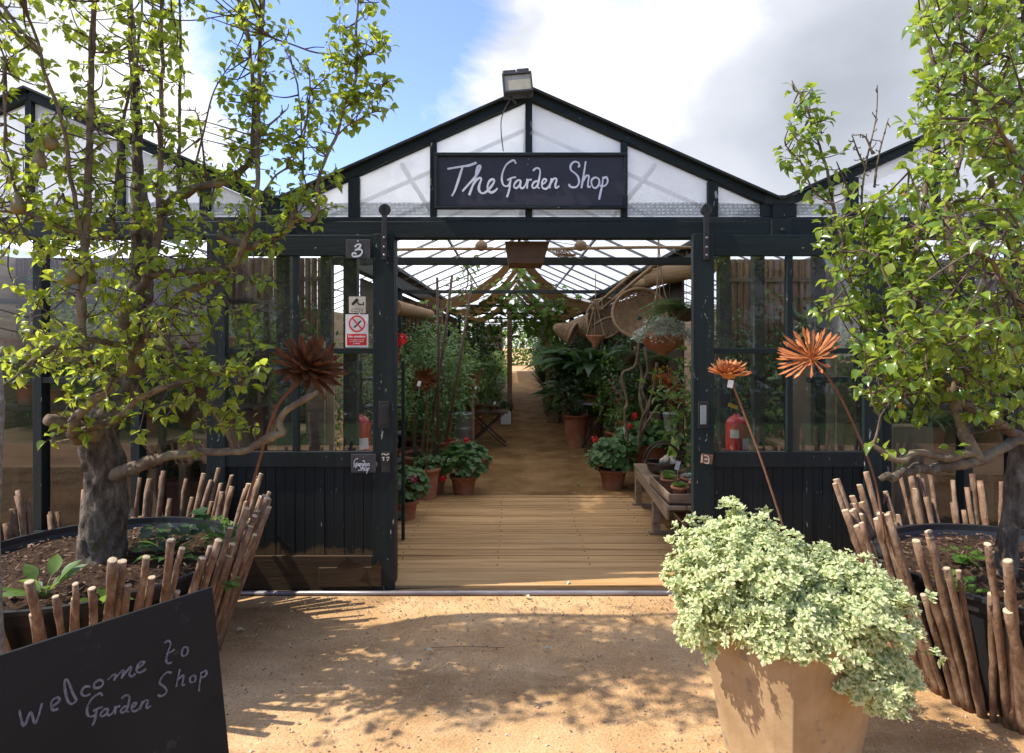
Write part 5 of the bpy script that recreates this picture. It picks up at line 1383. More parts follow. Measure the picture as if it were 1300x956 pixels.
# folding table
def folding_table(label, cx, cy, w, d, h):
    t = thing('folding_table', label, 'table', (cx, cy, 0))
    m = MB(); 
    for i in range(7): m.box(cx - w / 2, cx + w / 2, cy - d / 2 + i * d / 7 + .004, cy - d / 2 + (i + 1) * d / 7 - .004, h - .018, h)
    obj('top', m, wood_dark, t, bevel=.002)
    for s in (-1, 1):
        y = cy + s * d * .4
        obj('leg', MB().tube([(cx - w * .42, y, h - .02), (cx + w * .45, y, 0)], .011, 6), black_iron, t)
        obj('leg', MB().tube([(cx + w * .42, y + .02, h - .02), (cx - w * .45, y + .02, 0)], .011, 6), black_iron, t)
    obj('crossbar', MB().tube([(cx - w * .3, cy - d * .4, h * .18), (cx - w * .3, cy + d * .4, h * .18)], .008, 6), black_iron, t)
    return t
tx = P(618, 0, 9.6).x
folding_table('slatted folding table with crossed legs left of the aisle', tx, 9.6, .66, .45, .53)
for i, (dx, h, r, lab, mt, L, n) in enumerate(((-.12, .12, .07, 'small terracotta pot of grass on the folding table', L_sedge, .42, 40), (.10, .10, .08, 'terracotta pot with white blooms on the folding table', L_dark, .2, 60),
                                               (-.26, .10, .06, 'little dark plant on the left end of the folding table', L_dark, .18, 40))):
    strappy('table_plant', lab, (tx + dx, 9.55 + .05 * i, .53), r, h, n, L, .012 if i == 0 else .02, mt, 50 + i, group='plants standing on the folding table')
# white planter
wp = thing('white_planter', 'white square planter of low dark plants behind the folding table', 'planter', (-.12, 12.0, 0))
obj('box', MB().box(-.22, -.02, 11.9, 12.1, .005, .26), white_p, wp, bevel=.01)
m = MB(); geranium_leaves(m, (-.12, 12.0, .33), .16, .14, .12, 140, .03, random.Random(3)); obj('plants', m, L_dark, wp)
# posts along aisle
for px, py, Y, lab in ((647, 0, 12.5, 'wooden aisle post left of the path beyond the table'), (695, 0, 13.5, 'grey wooden aisle post right of the path under the baskets')):
    x = P(px, 0, Y).x; m = MB().box(x - .05, x + .05, Y - .05, Y + .05, 0, 2.22)
    tag(obj('wooden_post', m, wood_old, loc=(x, Y, 0), bevel=.006), lab, 'post')
# ladder at far left
ld = thing('metal_rack', 'narrow dark metal rack standing just inside the left door edge', 'rack', (P(503, 0, 4.9).x, 4.9, 0))
x = P(512, 0, 4.9).x
obj('upright', MB().box(x - .012, x + .012, 4.88, 4.905, 0, 1.45), dark_frame, ld); obj('upright', MB().box(x - .35, x - .326, 4.88, 4.905, 0, 1.45), dark_frame, ld)
for i in range(6): obj('shelf', MB().box(x - .324, x - .014, 4.84, 5.05, .2 + .22 * i, .215 + .22 * i), dark_frame, ld)
# ladder side boxes for light timber behind left door glass
for px0, px1, Y, zt, mt, lab in ((352, 364, 4.6, 1.55, wood_beige, 'pale timber upright seen through the lower left pane'), (388, 412, 4.7, 1.6, wood_old, 'grey painted plank standing behind the left door'),
                                 (414, 424, 4.9, 1.5, wood_beige, 'yellow timber strip beside the grey plank behind the left door')):
    x0, x1 = P(px0, 0, Y).x, P(px1, 0, Y).x
    tag(obj('timber_plank', MB().box(x0, x1, Y, Y + .03, 0, zt), mt, loc=(x0, Y, 0), bevel=.003), lab, 'plank')

# right: bench, tray, pots, trug, bucket
bn_ = thing('wooden_bench', 'weathered low bench of grey planks right of the deck holding pots', 'bench', (1.35, 5.2, 0))
def bpt(u, v, z):   # bench axes: u along (near->far), v across
    a = V(1.11, 4.42, 0).lerp(V(1.18, 6.0, 0), u); return a + V(v, -.02 * v, z)
sl = MB()
for v0, v1 in ((0, .14), (.15, .29), (.30, .46)):
    a0, a1, b0, b1 = bpt(0, v0, 0), bpt(1, v0, 0), bpt(0, v1, 0), bpt(1, v1, 0)
    z0, z1 = .395, .42
    sl.add([V(q.x, q.y, z) for z in (z0, z1) for q in (a0, b0, b1, a1)], [(3, 2, 1, 0), (4, 5, 6, 7), (0, 1, 5, 4), (1, 2, 6, 5), (2, 3, 7, 6), (3, 0, 4, 7)])
obj('seat', sl, wood_old, bn_, bevel=.004)
obj('apron', MB().beam(bpt(.02, .012, .355), bpt(.98, .012, .355), .02, .075), wood_old, bn_, bevel=.003)
for u in (.40, .97):
    for v in (.04, .40):
        c = bpt(u, v, 0); obj('leg', MB().box(c.x - .03, c.x + .03, c.y - .03, c.y + .03, .05, .394), wood_old, bn_, bevel=.004)
    a, b = bpt(u, -.02, .025), bpt(u, .48, .025); obj('foot', MB().beam(a, b, .06, .05), wood_old, bn_, bevel=.004)
obj('back_board', MB().beam(bpt(.45, .49, .62), bpt(1.0, .49, .56), .025, .16), wood_beige, bn_, bevel=.004)
for u in (.5, .95):
    c = bpt(u, .475, 0); obj('back_post', MB().box(c.x - .02, c.x + .02, c.y - .02, c.y + .02, .4, .66), wood_old, bn_, bevel=.003)
ty = thing('wooden_tray', 'rough wooden tray of small terracotta pots on the near end of the bench', 'tray', bpt(.18, .2, .42))
tp = MB(); c0 = bpt(.02, .02, .424); c1 = bpt(.42, .40, .424)
tp.box(c0.x, c1.x, c0.y, c1.y, .424, .436)
obj('base', tp, wood_dark, ty)
obj('side', MB().box(c0.x, c0.x + .015, c0.y, c1.y, .4365, .50), wood_old, ty, bevel=.002); obj('side', MB().box(c0.x + .016, c1.x, c0.y, c0.y + .015, .4365, .50), wood_old, ty, bevel=.002)
obj('side', MB().box(c0.x + .016, c1.x, c1.y - .015, c1.y, .4365, .50), wood_old, ty, bevel=.002)
k = 0
def succulent(label, loc, r, h, seed, L=.05):
    rr = random.Random(seed); t = thing('potted_succulent', label, 'plant', loc, 'small succulents in the bench tray')
    obj('pot', pot_mb(r, r * .75, h, .018, loc, 18), terracotta, t, smooth=True); obj('soil', pot_soil(r, h, loc), soil_m, t)
    m = MB(); c = V(*loc) + V(0, 0, h)
    for i in range(46):
        a = i * 2.4; e = lerp(1.3, .25, i / 46); d = V(math.cos(a) * math.cos(e), math.sin(a) * math.cos(e), math.sin(e))
        m.leaf(c + V(math.cos(a), math.sin(a), 0) * r * .4 * (i / 46), d, V(0, 0, 1), L * (.6 + .6 * i / 46), L * .4, .05, .3)
    obj('leaves', m, L_silver if seed % 2 else L_mid, t, smooth=True); return t
for u, v, r, h, lab in ((.08, .12, .055, .10, 'silvery succulent in the tray corner nearest the camera'), (.12, .27, .06, .12, 'green rosette in a bright orange pot at the near end of the tray'),
                        (.25, .10, .06, .10, 'grey succulent beside the white label in the tray'), (.27, .26, .055, .10, 'spiky green succulent in the middle of the tray'), (.37, .13, .05, .09, 'pale succulent at the far edge of the tray')):
    succulent(lab, bpt(u, v, .437), r, h, k + 60); k += 1
obj_t = MB().obox(bpt(.3, .18, .62), (.035, .002, .07), Quaternion(V(0, 1, 0), R(15))).tube([bpt(.3, .18, .54), bpt(.3, .18, .60)], .002, 4)
tag(obj('plant_label', obj_t, white_p, loc=bpt(.3, .18, .54)), 'white plant label standing in the bench tray', 'label')
tg = thing('trug_basket', 'dark bentwood trug with pale gloves at the far end of the bench', 'basket', bpt(.72, .2, .42))
c = bpt(.72, .2, .42); m = MB(); pr_ = []
for a in range(25):
    t = 2 * math.pi * a / 24; pr_.append(c + V(.17 * math.cos(t), .13 * math.sin(t), .10))
m.tube(pr_, .010, 6, cap=False); obj('rim', m, wood_dark, tg)
m = MB()
for j in range(6):
    for a in range(24):
        pass
for r_, z_ in ((.13, .012),): m.lathe([(.001, .005), (.11, .006), (.14, .04), (.15, .10), (.143, .10), (.13, .045), (.10, .014), (.001, .012)], c, 20, cap=False)
obj('bowl', m, wood_dark, tg)
for s in (-.05, .06):
    m = MB(); m.tube([c + V(.16 * math.cos(t), s, .10 + .17 * math.sin(t)) for t in [math.pi * a / 14 for a in range(15)]], .009, 6); obj('handle', m, wood_dark, tg, smooth=True)
gl_ = MB(); 
for i in range(5): gl_.lathe([(.001, -.03), (.03, -.02), (.045, 0), (.03, .022), (.001, .03)], c + V(rnd.uniform(-.1, .1), rnd.uniform(-.05, .05), .09 + .01 * i), 12, q=Quaternion(unit(), 1.3))
tag(obj('gloves', gl_, cottonm, loc=c + V(0, 0, .09), smooth=True), 'pile of pale cotton gloves in the trug', 'gloves')
c = P(860, 572, 5.9)
bk = thing('folded_card', 'dark framed board with a lime green side leaning on the bench back', 'board', (c.x, c.y, .42))
q = Quaternion(V(0, 1, 0), R(18)) @ Quaternion(V(0, 0, 1), R(-40))
obj('board', MB().obox(c, (.16, .02, .30), q), wood_dark, bk, bevel=.003)
obj('green_card', MB().obox(c + V(-.05, -.03, 0), (.10, .006, .24), q), lime, bk)
# bucket
c = V(P(894, 0, 5.2).x, 5.15, .42)
bu = thing('zinc_bucket', 'zinc bucket with a wire handle standing on the bench by the right door', 'bucket', c)
obj('body', MB().lathe([(.001, .002), (.085, 0), (.115, .24), (.122, .245), (.118, .255), (.108, .25), (.08, .01), (.001, .01)], c, 24, cap=False), galv, bu, smooth=True)
obj('handle', MB().tube([c + V(.115 * math.cos(t), -.03 * math.sin(t), .245 + .11 * math.sin(t)) for t in [math.pi * a / 14 for a in range(15)]], .003, 6), black_iron, bu)
c = P(881, 655, 4.75)
stp = thing('wooden_stool', 'low wooden step in front of the bench beside the right door', 'stool', (c.x + .1, 4.75, 0))
obj('top', MB().box(c.x - .12, c.x + .25, 4.62, 4.9, .23, .255), wood_beige, stp, bevel=.004)
for dx in (-.1, .22):
    for yy in (4.65, 4.87): obj('leg', MB().box(c.x + dx - .015, c.x + dx + .015, yy - .015, yy + .015, 0, .229), wood_old, stp)

# bistro table with big dark plant
bx_ = P(757, 0, 9.1).x
bt = thing('bistro_table', 'round iron bistro table with bowed legs under the big dark plant', 'table', (bx_, 9.1, 0))
obj('top', MB().lathe([(.001, .69), (.27, .69), (.275, .70), (.27, .712), (.001, .712)], (bx_, 9.1, 0), 28, cap=False), galv, bt)
for i in range(4):
    a = math.pi / 4 + i * math.pi / 2
    obj('leg', MB().tube(crom([V(bx_ + math.cos(a) * r, 9.1 + math.sin(a) * r, z) for r, z in ((.22, .69), (.12, .55), (.09, .38), (.13, .2), (.27, 0))]), .012, 7), black_iron, bt, smooth=True)
obj('ring', MB().tube([V(bx_ + .11 * math.cos(t), 9.1 + .11 * math.sin(t), .34) for t in [math.pi * a / 10 for a in range(21)]], .009, 6, cap=False), black_iron, bt)
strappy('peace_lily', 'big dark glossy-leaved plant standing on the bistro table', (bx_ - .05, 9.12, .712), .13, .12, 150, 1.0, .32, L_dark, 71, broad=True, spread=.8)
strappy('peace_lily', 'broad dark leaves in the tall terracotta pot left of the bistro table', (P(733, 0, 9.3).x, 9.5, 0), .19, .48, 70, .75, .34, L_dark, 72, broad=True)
strappy('spider_plant', 'bright arching plant in a small basket pot on the aisle edge', (P(703, 0, 12.3).x, 12.3, 0), .17, .24, 120, .55, .03, L_sedge, 73, droop=.7, potmat=wood_old)
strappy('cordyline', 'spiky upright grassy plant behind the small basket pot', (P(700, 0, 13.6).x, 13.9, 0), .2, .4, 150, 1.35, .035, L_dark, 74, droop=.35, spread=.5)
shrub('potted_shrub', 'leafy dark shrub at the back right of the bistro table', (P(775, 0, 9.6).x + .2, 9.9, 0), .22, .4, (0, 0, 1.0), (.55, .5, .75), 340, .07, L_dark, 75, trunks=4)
shrub('potted_shrub', 'low bright plant on the right shelf below the hanging bowl', (P(800, 0, 7.6).x, 7.7, .0), .12, .62, (0, 0, .72), (.28, .22, .14), 110, .045, L_mid, 76, trunks=3)
shrub('potted_shrub', 'pink flowered plant on the right shelf behind the twisted vine', (P(796, 0, 8.2).x, 8.3, .0), .13, .85, (0, 0, .98), (.3, .22, .16), 110, .045, L_mid, 77, trunks=3)
m = MB()
for i in range(14): bloom(m, (P(796, 0, 8.2).x + rnd.uniform(-.25, .25), 8.15 + rnd.uniform(-.1, .05), .98 + rnd.uniform(0, .18)), .016, rnd, 8)
tag(obj('pink_blooms', m, bulb_pink, loc=(P(796, 0, 8.2).x, 8.2, .98)), 'scatter of small pink flowers on the plant behind the twisted vine', 'flowers')
m = MB()
for i in range(26): bloom(m, P(838 + rnd.uniform(-10, 14), 472 + rnd.uniform(-7, 10), 6.5 + rnd.uniform(-.05, .1)), .014, rnd, 7)
for i in range(20): a = P(838 + rnd.uniform(-10, 14), 478, 6.5); m.tube([a, a + V(rnd.uniform(-.03, .03), 0, -.12)], .0015, 3)
a = P(828, 492, 6.5); m.tube([a, P(852, 492, 6.5)], .004, 4)
for px in range(828, 854, 3): m.tube([P(px, 492, 6.5), P(px, 466, 6.5)], .002, 3)
tag(obj('yellow_blooms', m, bulb_yel, loc=P(840, 478, 6.5)), 'spikes of yellow flowers behind the tilted rusty flower', 'flowers')
# shelving on the right with trays, and on it rows of tiny pots
sh = thing('plant_shelving', 'dark slatted shelving stacked with trays on the right side of the aisle', 'shelving', (P(775, 0, 11).x + .1, 11, 0))
x0, x1 = P(762, 0, 11).x, P(762, 0, 11).x + .75
for i in range(7):
    z = .45 + i * .17
    obj('shelf', MB().box(x0, x1, 10.9, 11.6, z, z + .02), wood_dark, sh, bevel=.003)
    if i in (2, 3, 4, 5): obj('tray', MB().box(x0 + .02, x1 - .02, 10.92, 11.3, z + .022, z + .06), wicker, sh, bevel=.003)
for xx in (x0 - .02, x1 + .02): obj('upright', MB().box(xx - .018, xx + .018, 10.92, 10.96, 0, 1.7), dark_frame, sh)
sh2 = thing('slatted_shelf', 'slatted shelf lit from above under the hanging silver plant bowl', 'shelf', (P(858, 0, 7.4).x, 7.4, 1.0))
x0, x1 = P(838, 0, 7.4).x, P(905, 0, 7.4).x
for i in range(9): obj('slat', MB().box(x0 + i * (x1 - x0) / 9, x0 + (i + .6) * (x1 - x0) / 9, 7.3, 7.7, 1.30, 1.318), wood_beige, sh2)
for xx in (x0, x1): obj('bracket', MB().box(xx - .015, xx + .015, 7.3, 7.33, 0, 1.298), dark_frame, sh2)
obj('lower_shelf', MB().box(x0, x1, 7.3, 7.75, .62, .64), wood_old, sh2, bevel=.004)
for i, (px, r, lab, mt) in enumerate(((832, .07, 'rough log stump pot on the lower right shelf', wood_old), (884, .075, 'wooden block on the lower right shelf by the door', wood_beige))):
    tag(obj('wooden_block', MB().obox(P(px, 0, 7.4) * V(1, 0, 0) .x * 1 if 0 else V(P(px, 0, 7.4).x, 7.42, .70), (.11, .11, .12), Quaternion(V(0, 0, 1), .4 * i + .2)), mt, loc=(P(px, 0, 7.4).x, 7.42, .64), bevel=.008), lab, 'block')
c = V(P(856, 0, 6.1).x, 6.15, .72)
tb2 = thing('zinc_tub', 'small pale zinc tub of tan stems under the lowest rusty flower on the right', 'tub', c)
obj('body', MB().lathe([(.07, 0), (.10, .16), (.106, .165), (.10, .17), (.08, .1)], c, 20, cap=False), galv, tb2, smooth=True)
obj('legs', MB().tube([c, V(c.x - .05, c.y, 0)], .008, 5).tube([c + V(.05, 0, 0), V(c.x + .07, c.y, 0)], .008, 5).tube([c + V(0, .05, 0), V(c.x, c.y + .08, 0)], .008, 5), black_iron, tb2)
# twisted vines
tv = MB()
for pts in ([(812, 430, 6.5), (806, 465, 6.5), (790, 475, 6.5), (796, 510, 6.5), (793, 525, 6.5), (797, 560, 6.55)], [(818, 440, 6.5), (822, 470, 6.5), (815, 495, 6.5), (822, 515, 6.5), (814, 535, 6.5), (812, 570, 6.55)],
            [(834, 460, 6.5), (832, 485, 6.5), (826, 505, 6.5), (820, 530, 6.5), (810, 570, 6.55)], [(806, 440, 6.5), (815, 475, 6.55), (812, 500, 6.5), (818, 530, 6.5)], [(836, 515, 6.4), (826, 530, 6.4), (815, 548, 6.45)]):
    C = crom([P(*p) for p in pts], 6); tv.tube(C, [.016 * (1 + .2 * math.sin(i)) for i in range(len(C))], 7, wob=.12)
tag(obj('twisted_vine', tv, bark_branch, loc=P(812, 570, 6.55), smooth=True), 'twisted bare brown vine stems rising behind the lush geranium', 'vine')

# wicker
def wicker_dish(label, c, axis, r, depth, name='wicker_dish', rings=13, spokes=30, hole=.0, group=None, strand=.007):
    t = thing(name, label, 'basket', c, group); q = V(0, 0, 1).rotation_difference(V(*axis).normalized()); c = V(*c)
    def pt(rr_, a):
        u = rr_ / r; w = V(rr_ * math.cos(a), rr_ * math.sin(a), depth * (u * u - 1)); w.rotate(q); return c + w
    m = MB()
    for i in range(1, rings + 1):
        rr_ = lerp(max(hole, .03), r, i / rings)
        m.tube([pt(rr_ * (1 + .02 * math.sin(k * 3 + i)), 2 * math.pi * k / 36) for k in range(37)], strand * .8, 4, cap=False)
    for k in range(spokes):
        a = 2 * math.pi * k / spokes
        for sgn in (-1, 1): m.tube([pt(lerp(max(hole, .03), r, j / 6), a + sgn * .22 * j / 6) for j in range(7)], strand * .8, 4, cap=False)
    obj('weave', m, wicker, t)
    m = MB().tube([pt(r, 2 * math.pi * k / 40) for k in range(41)], strand * 1.9, 7, cap=False); obj('rim', m, wicker, t, smooth=True); return t
wicker_dish('large round open-weave wicker dish hanging tilted on the right', P(812, 397, 6.6), (-.15, -.9, .35), .285, .14, strand=.0095, rings=15, spokes=34)
wicker_dish('woven bell basket lying on its side left of the small hanging pot', P(748, 414, 8.8), (.93, -.25, .12), .17, .38, strand=.010, rings=16, spokes=30)
wicker_dish('second woven basket propped behind the bell basket', P(768, 404, 9.2), (.25, -.9, -.15), .30, .16, strand=.010, rings=18, spokes=34)
wicker_dish('low woven basket under the bell basket on the right', P(727, 424, 8.6), (.9, -.3, -.35), .15, .3, strand=.010, rings=14, spokes=26)
# plank holding baskets
tag(obj('driftwood_pole', MB().tube(crom([P(710, 425, 9.0), P(745, 418, 9.0), P(768, 405, 8.9), P(790, 402, 8.8)]), [.02] * 19, 7, wob=.1), bark_branch, loc=P(710, 425, 9.0), smooth=True), 'bare driftwood pole carrying the woven baskets', 'pole')
# small hanging terracotta pot
c = P(756, 430, 7.6)
hp = thing('hanging_pot', 'small terracotta bowl hung on ropes in front of the woven baskets', 'hanging pot', c)
obj('bowl', MB().lathe([(.001, -.12), (.035, -.11), (.04, -.06), (.09, -.01), (.118, .03), (.122, .045), (.108, .045), (.08, .005), (.001, -.02)], c, 24, cap=False), terracotta, hp, smooth=True)
obj('ropes', MB().tube([c + V(-.11, 0, .04), c + V(0, 0, .46)], .006, 5).tube([c + V(.11, 0, .04), c + V(0, 0, .46)], .006, 5).tube([c + V(0, .1, .04), c + V(0, 0, .46), c + V(0, 0, .8)], .006, 5), rope_m, hp)
kn = MB()
for i in range(12): a = c + V(0, 0, .46); kn.tube(crom([a, a + V(rnd.uniform(-.08, .08), rnd.uniform(-.03, .03), .02), a + V(rnd.uniform(-.1, .1), 0, -.10)], 3), .005, 4)
obj('rope_knot', kn, rope_m, hp)
# hanging terracotta bowl with silver foliage
c = P(842, 436, 5.9)
hb_ = thing('hanging_bowl', 'wide terracotta bowl of silvery trailing foliage hanging from ropes on the right', 'hanging basket', c)
obj('bowl', MB().lathe([(.001, -.115), (.055, -.11), (.06, -.08), (.13, -.055), (.19, .0), (.215, .06), (.222, .085), (.205, .085), (.17, .02), (.001, .01)], c, 28, cap=False), terracotta, hb_, smooth=True)
m = MB(); rr = random.Random(8); s = MB()
for i in range(420):
    a = rr.uniform(0, 6.28); r = .30 * math.sqrt(rr.random()); p = c + V(r * math.cos(a), r * math.sin(a), .10 + .12 * (1 - (r / .3) ** 2) + rr.uniform(-.05, .05) - (.05 if r > .2 else 0))
    if i % 4 == 0: s.tube([c + V(0, 0, .05), p], .0015, 3, cap=False)
    for j in range(3): m.fan(p + rv(.02), V(0, -.2, 1) + rv(.8), rr.uniform(.010, .019), 4, .3, .1, False, rr.uniform(0, 6), 2)
obj('foliage', m, L_silver, hb_); obj('stems', s, L_silver, hb_)
top = P(836, 300, 5.9)
obj('ropes', MB().tube(crom([c + V(-.19, 0, .08), P(832, 380, 5.9), P(835, 345, 5.9), top], 4), .007, 5).tube(crom([c + V(.19, 0, .08), P(848, 385, 5.9), P(840, 350, 5.9), top], 4), .006, 5).tube([c + V(0, .19, .08), P(838, 350, 5.95)], .006, 5), rope_m, hb_)
# ferns
def hanging_fern(label, c, n, L, seed):
    rr = random.Random(seed); t = thing('hanging_fern', label, 'fern', c, 'ferns hanging on the right'); m = MB(); fern_mb(V(*c), n, L, rr, m)
    obj('fronds', m, L_fern, t); obj('basket', MB().lathe([(.001, -.12), (.08, -.10), (.12, -.02), (.125, 0), (.11, 0), (.001, -.01)], c, 18, cap=False), wood_dark, t)
    obj('cord', MB().tube([V(*c), V(c[0], c[1], 2.42)], .003, 4), rope_m, t); return t
hanging_fern('feathery fern hanging high beside the right door edge', P(872, 392, 5.6), 30, .5, 80)
hanging_fern('fern hanging behind the wide silver bowl', P(850, 395, 6.9), 26, .5, 81)
hanging_fern('low fern hanging left of the wide silver bowl', P(800, 450, 7.2), 22, .42, 82)
hanging_fern('fern with long drooping fronds below the silver bowl', P(835, 455, 6.7), 16, .36, 83)
# fern on left over table
rr = random.Random(84); t = thing('potted_fern', 'arching fern reaching over the folding table from the left', 'fern', P(600, 470, 9.2)); m = MB(); fern_mb(P(600, 470, 9.2), 26, .7, rr, m, .5); obj('fronds', m, L_fern, t)
cfb = P(600, 470, 9.2); obj('pot', pot_mb(.15, .11, .25, .03, (cfb.x, cfb.y, cfb.z - .25)), terracotta, t); obj('stand', MB().tube([cfb - V(0, 0, .25), V(cfb.x, cfb.y, 0)], .03, 8), wood_old, t)
# overhead vine across the middle
def vine(label, pts, n, spread, size, seed, mat=None):
    rr = random.Random(seed); C = crom([P(*p) for p in pts], 8); t = thing('climbing_vine', label, 'vine', C[0]); s = MB().tube(C, .008, 6, wob=.1); m = MB()
    for i in range(n):
        c = rr.choice(C); e = c + V(rr.gauss(0, spread), rr.gauss(0, spread), rr.gauss(-.03, spread * .8)); s.tube([c, c.lerp(e, .5) + V(0, 0, .02), e], .002, 4, cap=False)
        for j in range(3): m.fan(e + rv(.05), V(0, -.4, .8) + rv(.7), size * rr.uniform(.5, 1.1), 5, .28, .12, True, rr.uniform(0, 6), 2)
    obj('stems', s, bark_branch, t); obj('leaves', m, mat or L_vine, t, smooth=True)
vine('bright green grape vine trailing under the ridge in the middle', [(658, 345, 9.6), (662, 370, 9.6), (672, 385, 9.8), (700, 382, 9.8), (725, 385, 9.8)], 120, .17, .055, 91)
vine('leafy vine hanging down in front of the far end of the aisle', [(600, 392, 10.5), (640, 385, 10.5), (680, 398, 10.5), (706, 405, 10.6), (690, 420, 10.6)], 130, .17, .055, 92)
vine('thin vine sprigs climbing to the roof left of the brown box', [(560, 395, 7.0), (590, 370, 7.0), (594, 345, 7.0), (590, 330, 7.0), (610, 340, 7.0)], 46, .09, .035, 93)
0 and vine('vine wound along the left tie beam', [(510, 365, 8.2), (540, 372, 8.2), (580, 370, 8.3), (620, 372, 8.3)], 60, .12, .04, 94, L_mid)
vine('far vine glowing in the light beyond the baskets', [(600, 425, 17), (640, 405, 17), (690, 410, 17), (700, 425, 17)], 240, .35, .10, 95)

# far aisle: rows of potted plants both sides, receding
protos = []
protos.append(shrub('aisle_plant', 'x', (0, 0, 0), .2, .35, (0, 0, .85), (.45, .45, .5), 170, .075, L_mid, 101, group='x', trunks=3))
protos.append(shrub('aisle_plant', 'x', (0, 0, 0), .18, .3, (0, 0, 1.1), (.4, .4, .75), 190, .07, L_dark, 102, group='x', trunks=3))
protos.append(strappy('aisle_plant', 'x', (0, 0, 0), .18, .3, 90, .9, .04, L_sedge, 103, group='x'))
protos.append(shrub('aisle_plant', 'x', (0, 0, 0), .17, .28, (0, 0, .55), (.34, .34, .28), 130, .06, L_vine, 104, group='x', trunks=3, shape='fan'))
GA = 'potted plants crowding both sides of the far aisle'
kinds = ['mid green bushy plant in a terracotta pot among the crowd lining the aisle', 'tall dark leafy plant in a terracotta pot among the crowd lining the aisle',
         'strappy pale-edged plant in a terracotta pot among the crowd lining the aisle', 'low bright round-leaved plant in a terracotta pot among the crowd lining the aisle']
used = set(); rr = random.Random(5)
spots = []
for y in [7.6 + .72 * i for i in range(34)]:
    spots.append((XC - 1.38 + rr.uniform(-.1, .1), y, rr.choice((0, 1, 1)), rr.uniform(.85, 1.08)))
    spots.append((XC + 1.45 + rr.uniform(-.1, .1), y + .2, rr.choice((0, 1, 1)), rr.uniform(.85, 1.08)))
    if y > 9.8: spots.append((-.78 + rr.uniform(-.1, .1), y + rr.uniform(-.1, .3), rr.choice((1, 0, 0, 2)) if y < 16 else rr.choice((0, 2, 3)), rr.uniform(.8, 1.0)))
    if y > 12.8: spots.append((-.38 + rr.uniform(-.08, .05), y + rr.uniform(-.1, .3), rr.choice((3, 2, 3)), rr.uniform(.5, .7)))
    if y > 10.5: spots.append((1.32 + rr.uniform(-.1, .1), y + rr.uniform(-.1, .3), rr.choice((1, 2, 0)), rr.uniform(.8, 1.1)))
for s in (-1, 1):
    for k in range(4): spots.append((XC + s * (2.2 + .5 * rr.random()), 6.0 + k * .1, rr.choice((0, 1)), 1.15))
    pt_ = thing('light_blocking_boards', 'added dark boards keeping side-bay light off the %s side of the aisle behind the plants' % ('left' if s < 0 else 'right'), 'partition', (XC + s * (HW + .1), 19, 0))  # boards added to shut side-bay light out of the aisle
    m = MB()
    for i in range(84): m.box(XC + s * (HW + .13) - .01, XC + s * (HW + .13) + .01 + rr.uniform(0, .004), 6.7 + i * .15, 6.845 + i * .15, 0, 2.29)
    obj('boards', m, wood_dark, pt_)
ew = thing('end_wall', 'dark boarded end wall with an open doorway at the far end of the aisle', 'wall', (XC, 33, 0))
obj('boards', MB().box(XC - HW, -.5, 33, 33.05, 0, 2.4).box(1.35, XC + HW, 33, 33.05, 0, 2.4), wood_dark, ew)
for x, y, k, sc_ in spots:
    if k in used: o = copy_tree(protos[k])
    else: o = protos[k]; used.add(k)
    o.location = (x, y, 0); o.rotation_euler = (0, 0, rr.uniform(0, 6.28)); o.scale = (sc_, sc_, sc_); o['label'] = kinds[k]; o['group'] = GA
for i, (px, py, Y, lab) in enumerate(((628, 512, 9.5, 'white price label among the pots on the folding table'), (570, 585, 6.25, 'small white price label in the left geranium pot'), (604, 492, 8.8, 'white label stuck in foliage above the folding table'),
                                     (793, 545, 6.7, 'white price label at the left of the lush geranium'), (722, 500, 9.2, 'white label beside the peace lily pot'), (532, 487, 5.75, 'tiny white tag tied to the flat rusty daisy'))):
    c = P(px, py, Y); q = Quaternion(V(0, 1, 0), rr.uniform(-.3, .3)) @ Quaternion(V(1, 0, 0), -.2)
    tag(obj('price_label', MB().obox(c, (.030, .002, .05), q).tube([c - V(0, 0, .10), c], .002, 4), white_p, loc=c - V(0, 0, .1)), lab, 'label', 'white price labels in the pots')
for i, (px, py, Y, n, lab, bm) in enumerate(((598, 475, 9.3, 9, 'small white flowers on the plant over the folding table', bulb_white), (566, 470, 7.2, 8, 'white blossoms high in the tall left shrub', bulb_white), (790, 500, 8.0, 10, 'pale flowers between the twisted vines', bulb_pink), (712, 470, 9.6, 8, 'white lily blooms above the peace lily leaves', bulb_white))):
    m = MB(); c = P(px, py, Y); cs = [c + V(rr.uniform(-.16, .16), rr.uniform(-.08, .04), rr.uniform(-.12, .12)) for _ in range(n)]
    for q_ in cs: bloom(m, q_, .020, rr, 9); m.tube([q_, q_.lerp(c, .5) + V(0, .03, -.02), c], .0018, 3)
    tag(obj('flower_spray', m, bm, loc=c), lab, 'flowers')
# bright garden beyond the far end
hg = MB(); rr = random.Random(6)
for i in range(5200):
    x = rr.uniform(-5, 6); z = rr.uniform(.0, 3.6) ; y = 42 + 1.2 * mnoise.noise(V(x * .7, z * .7, 0)) + rr.uniform(-.5, .5)
    if z > 2.6 + .9 * mnoise.noise(V(x * .5, 5, 0)): continue
    hg.leaf(V(x, y, z), rv(1).normalized(), V(0, -.6, .8) + rv(.5), .22, .14, .3, .2)
tag(obj('garden_hedge', hg, L_vine, loc=(0, 42, 0)), 'sunny green hedge closing the view at the far end of the aisle', kind='stuff')

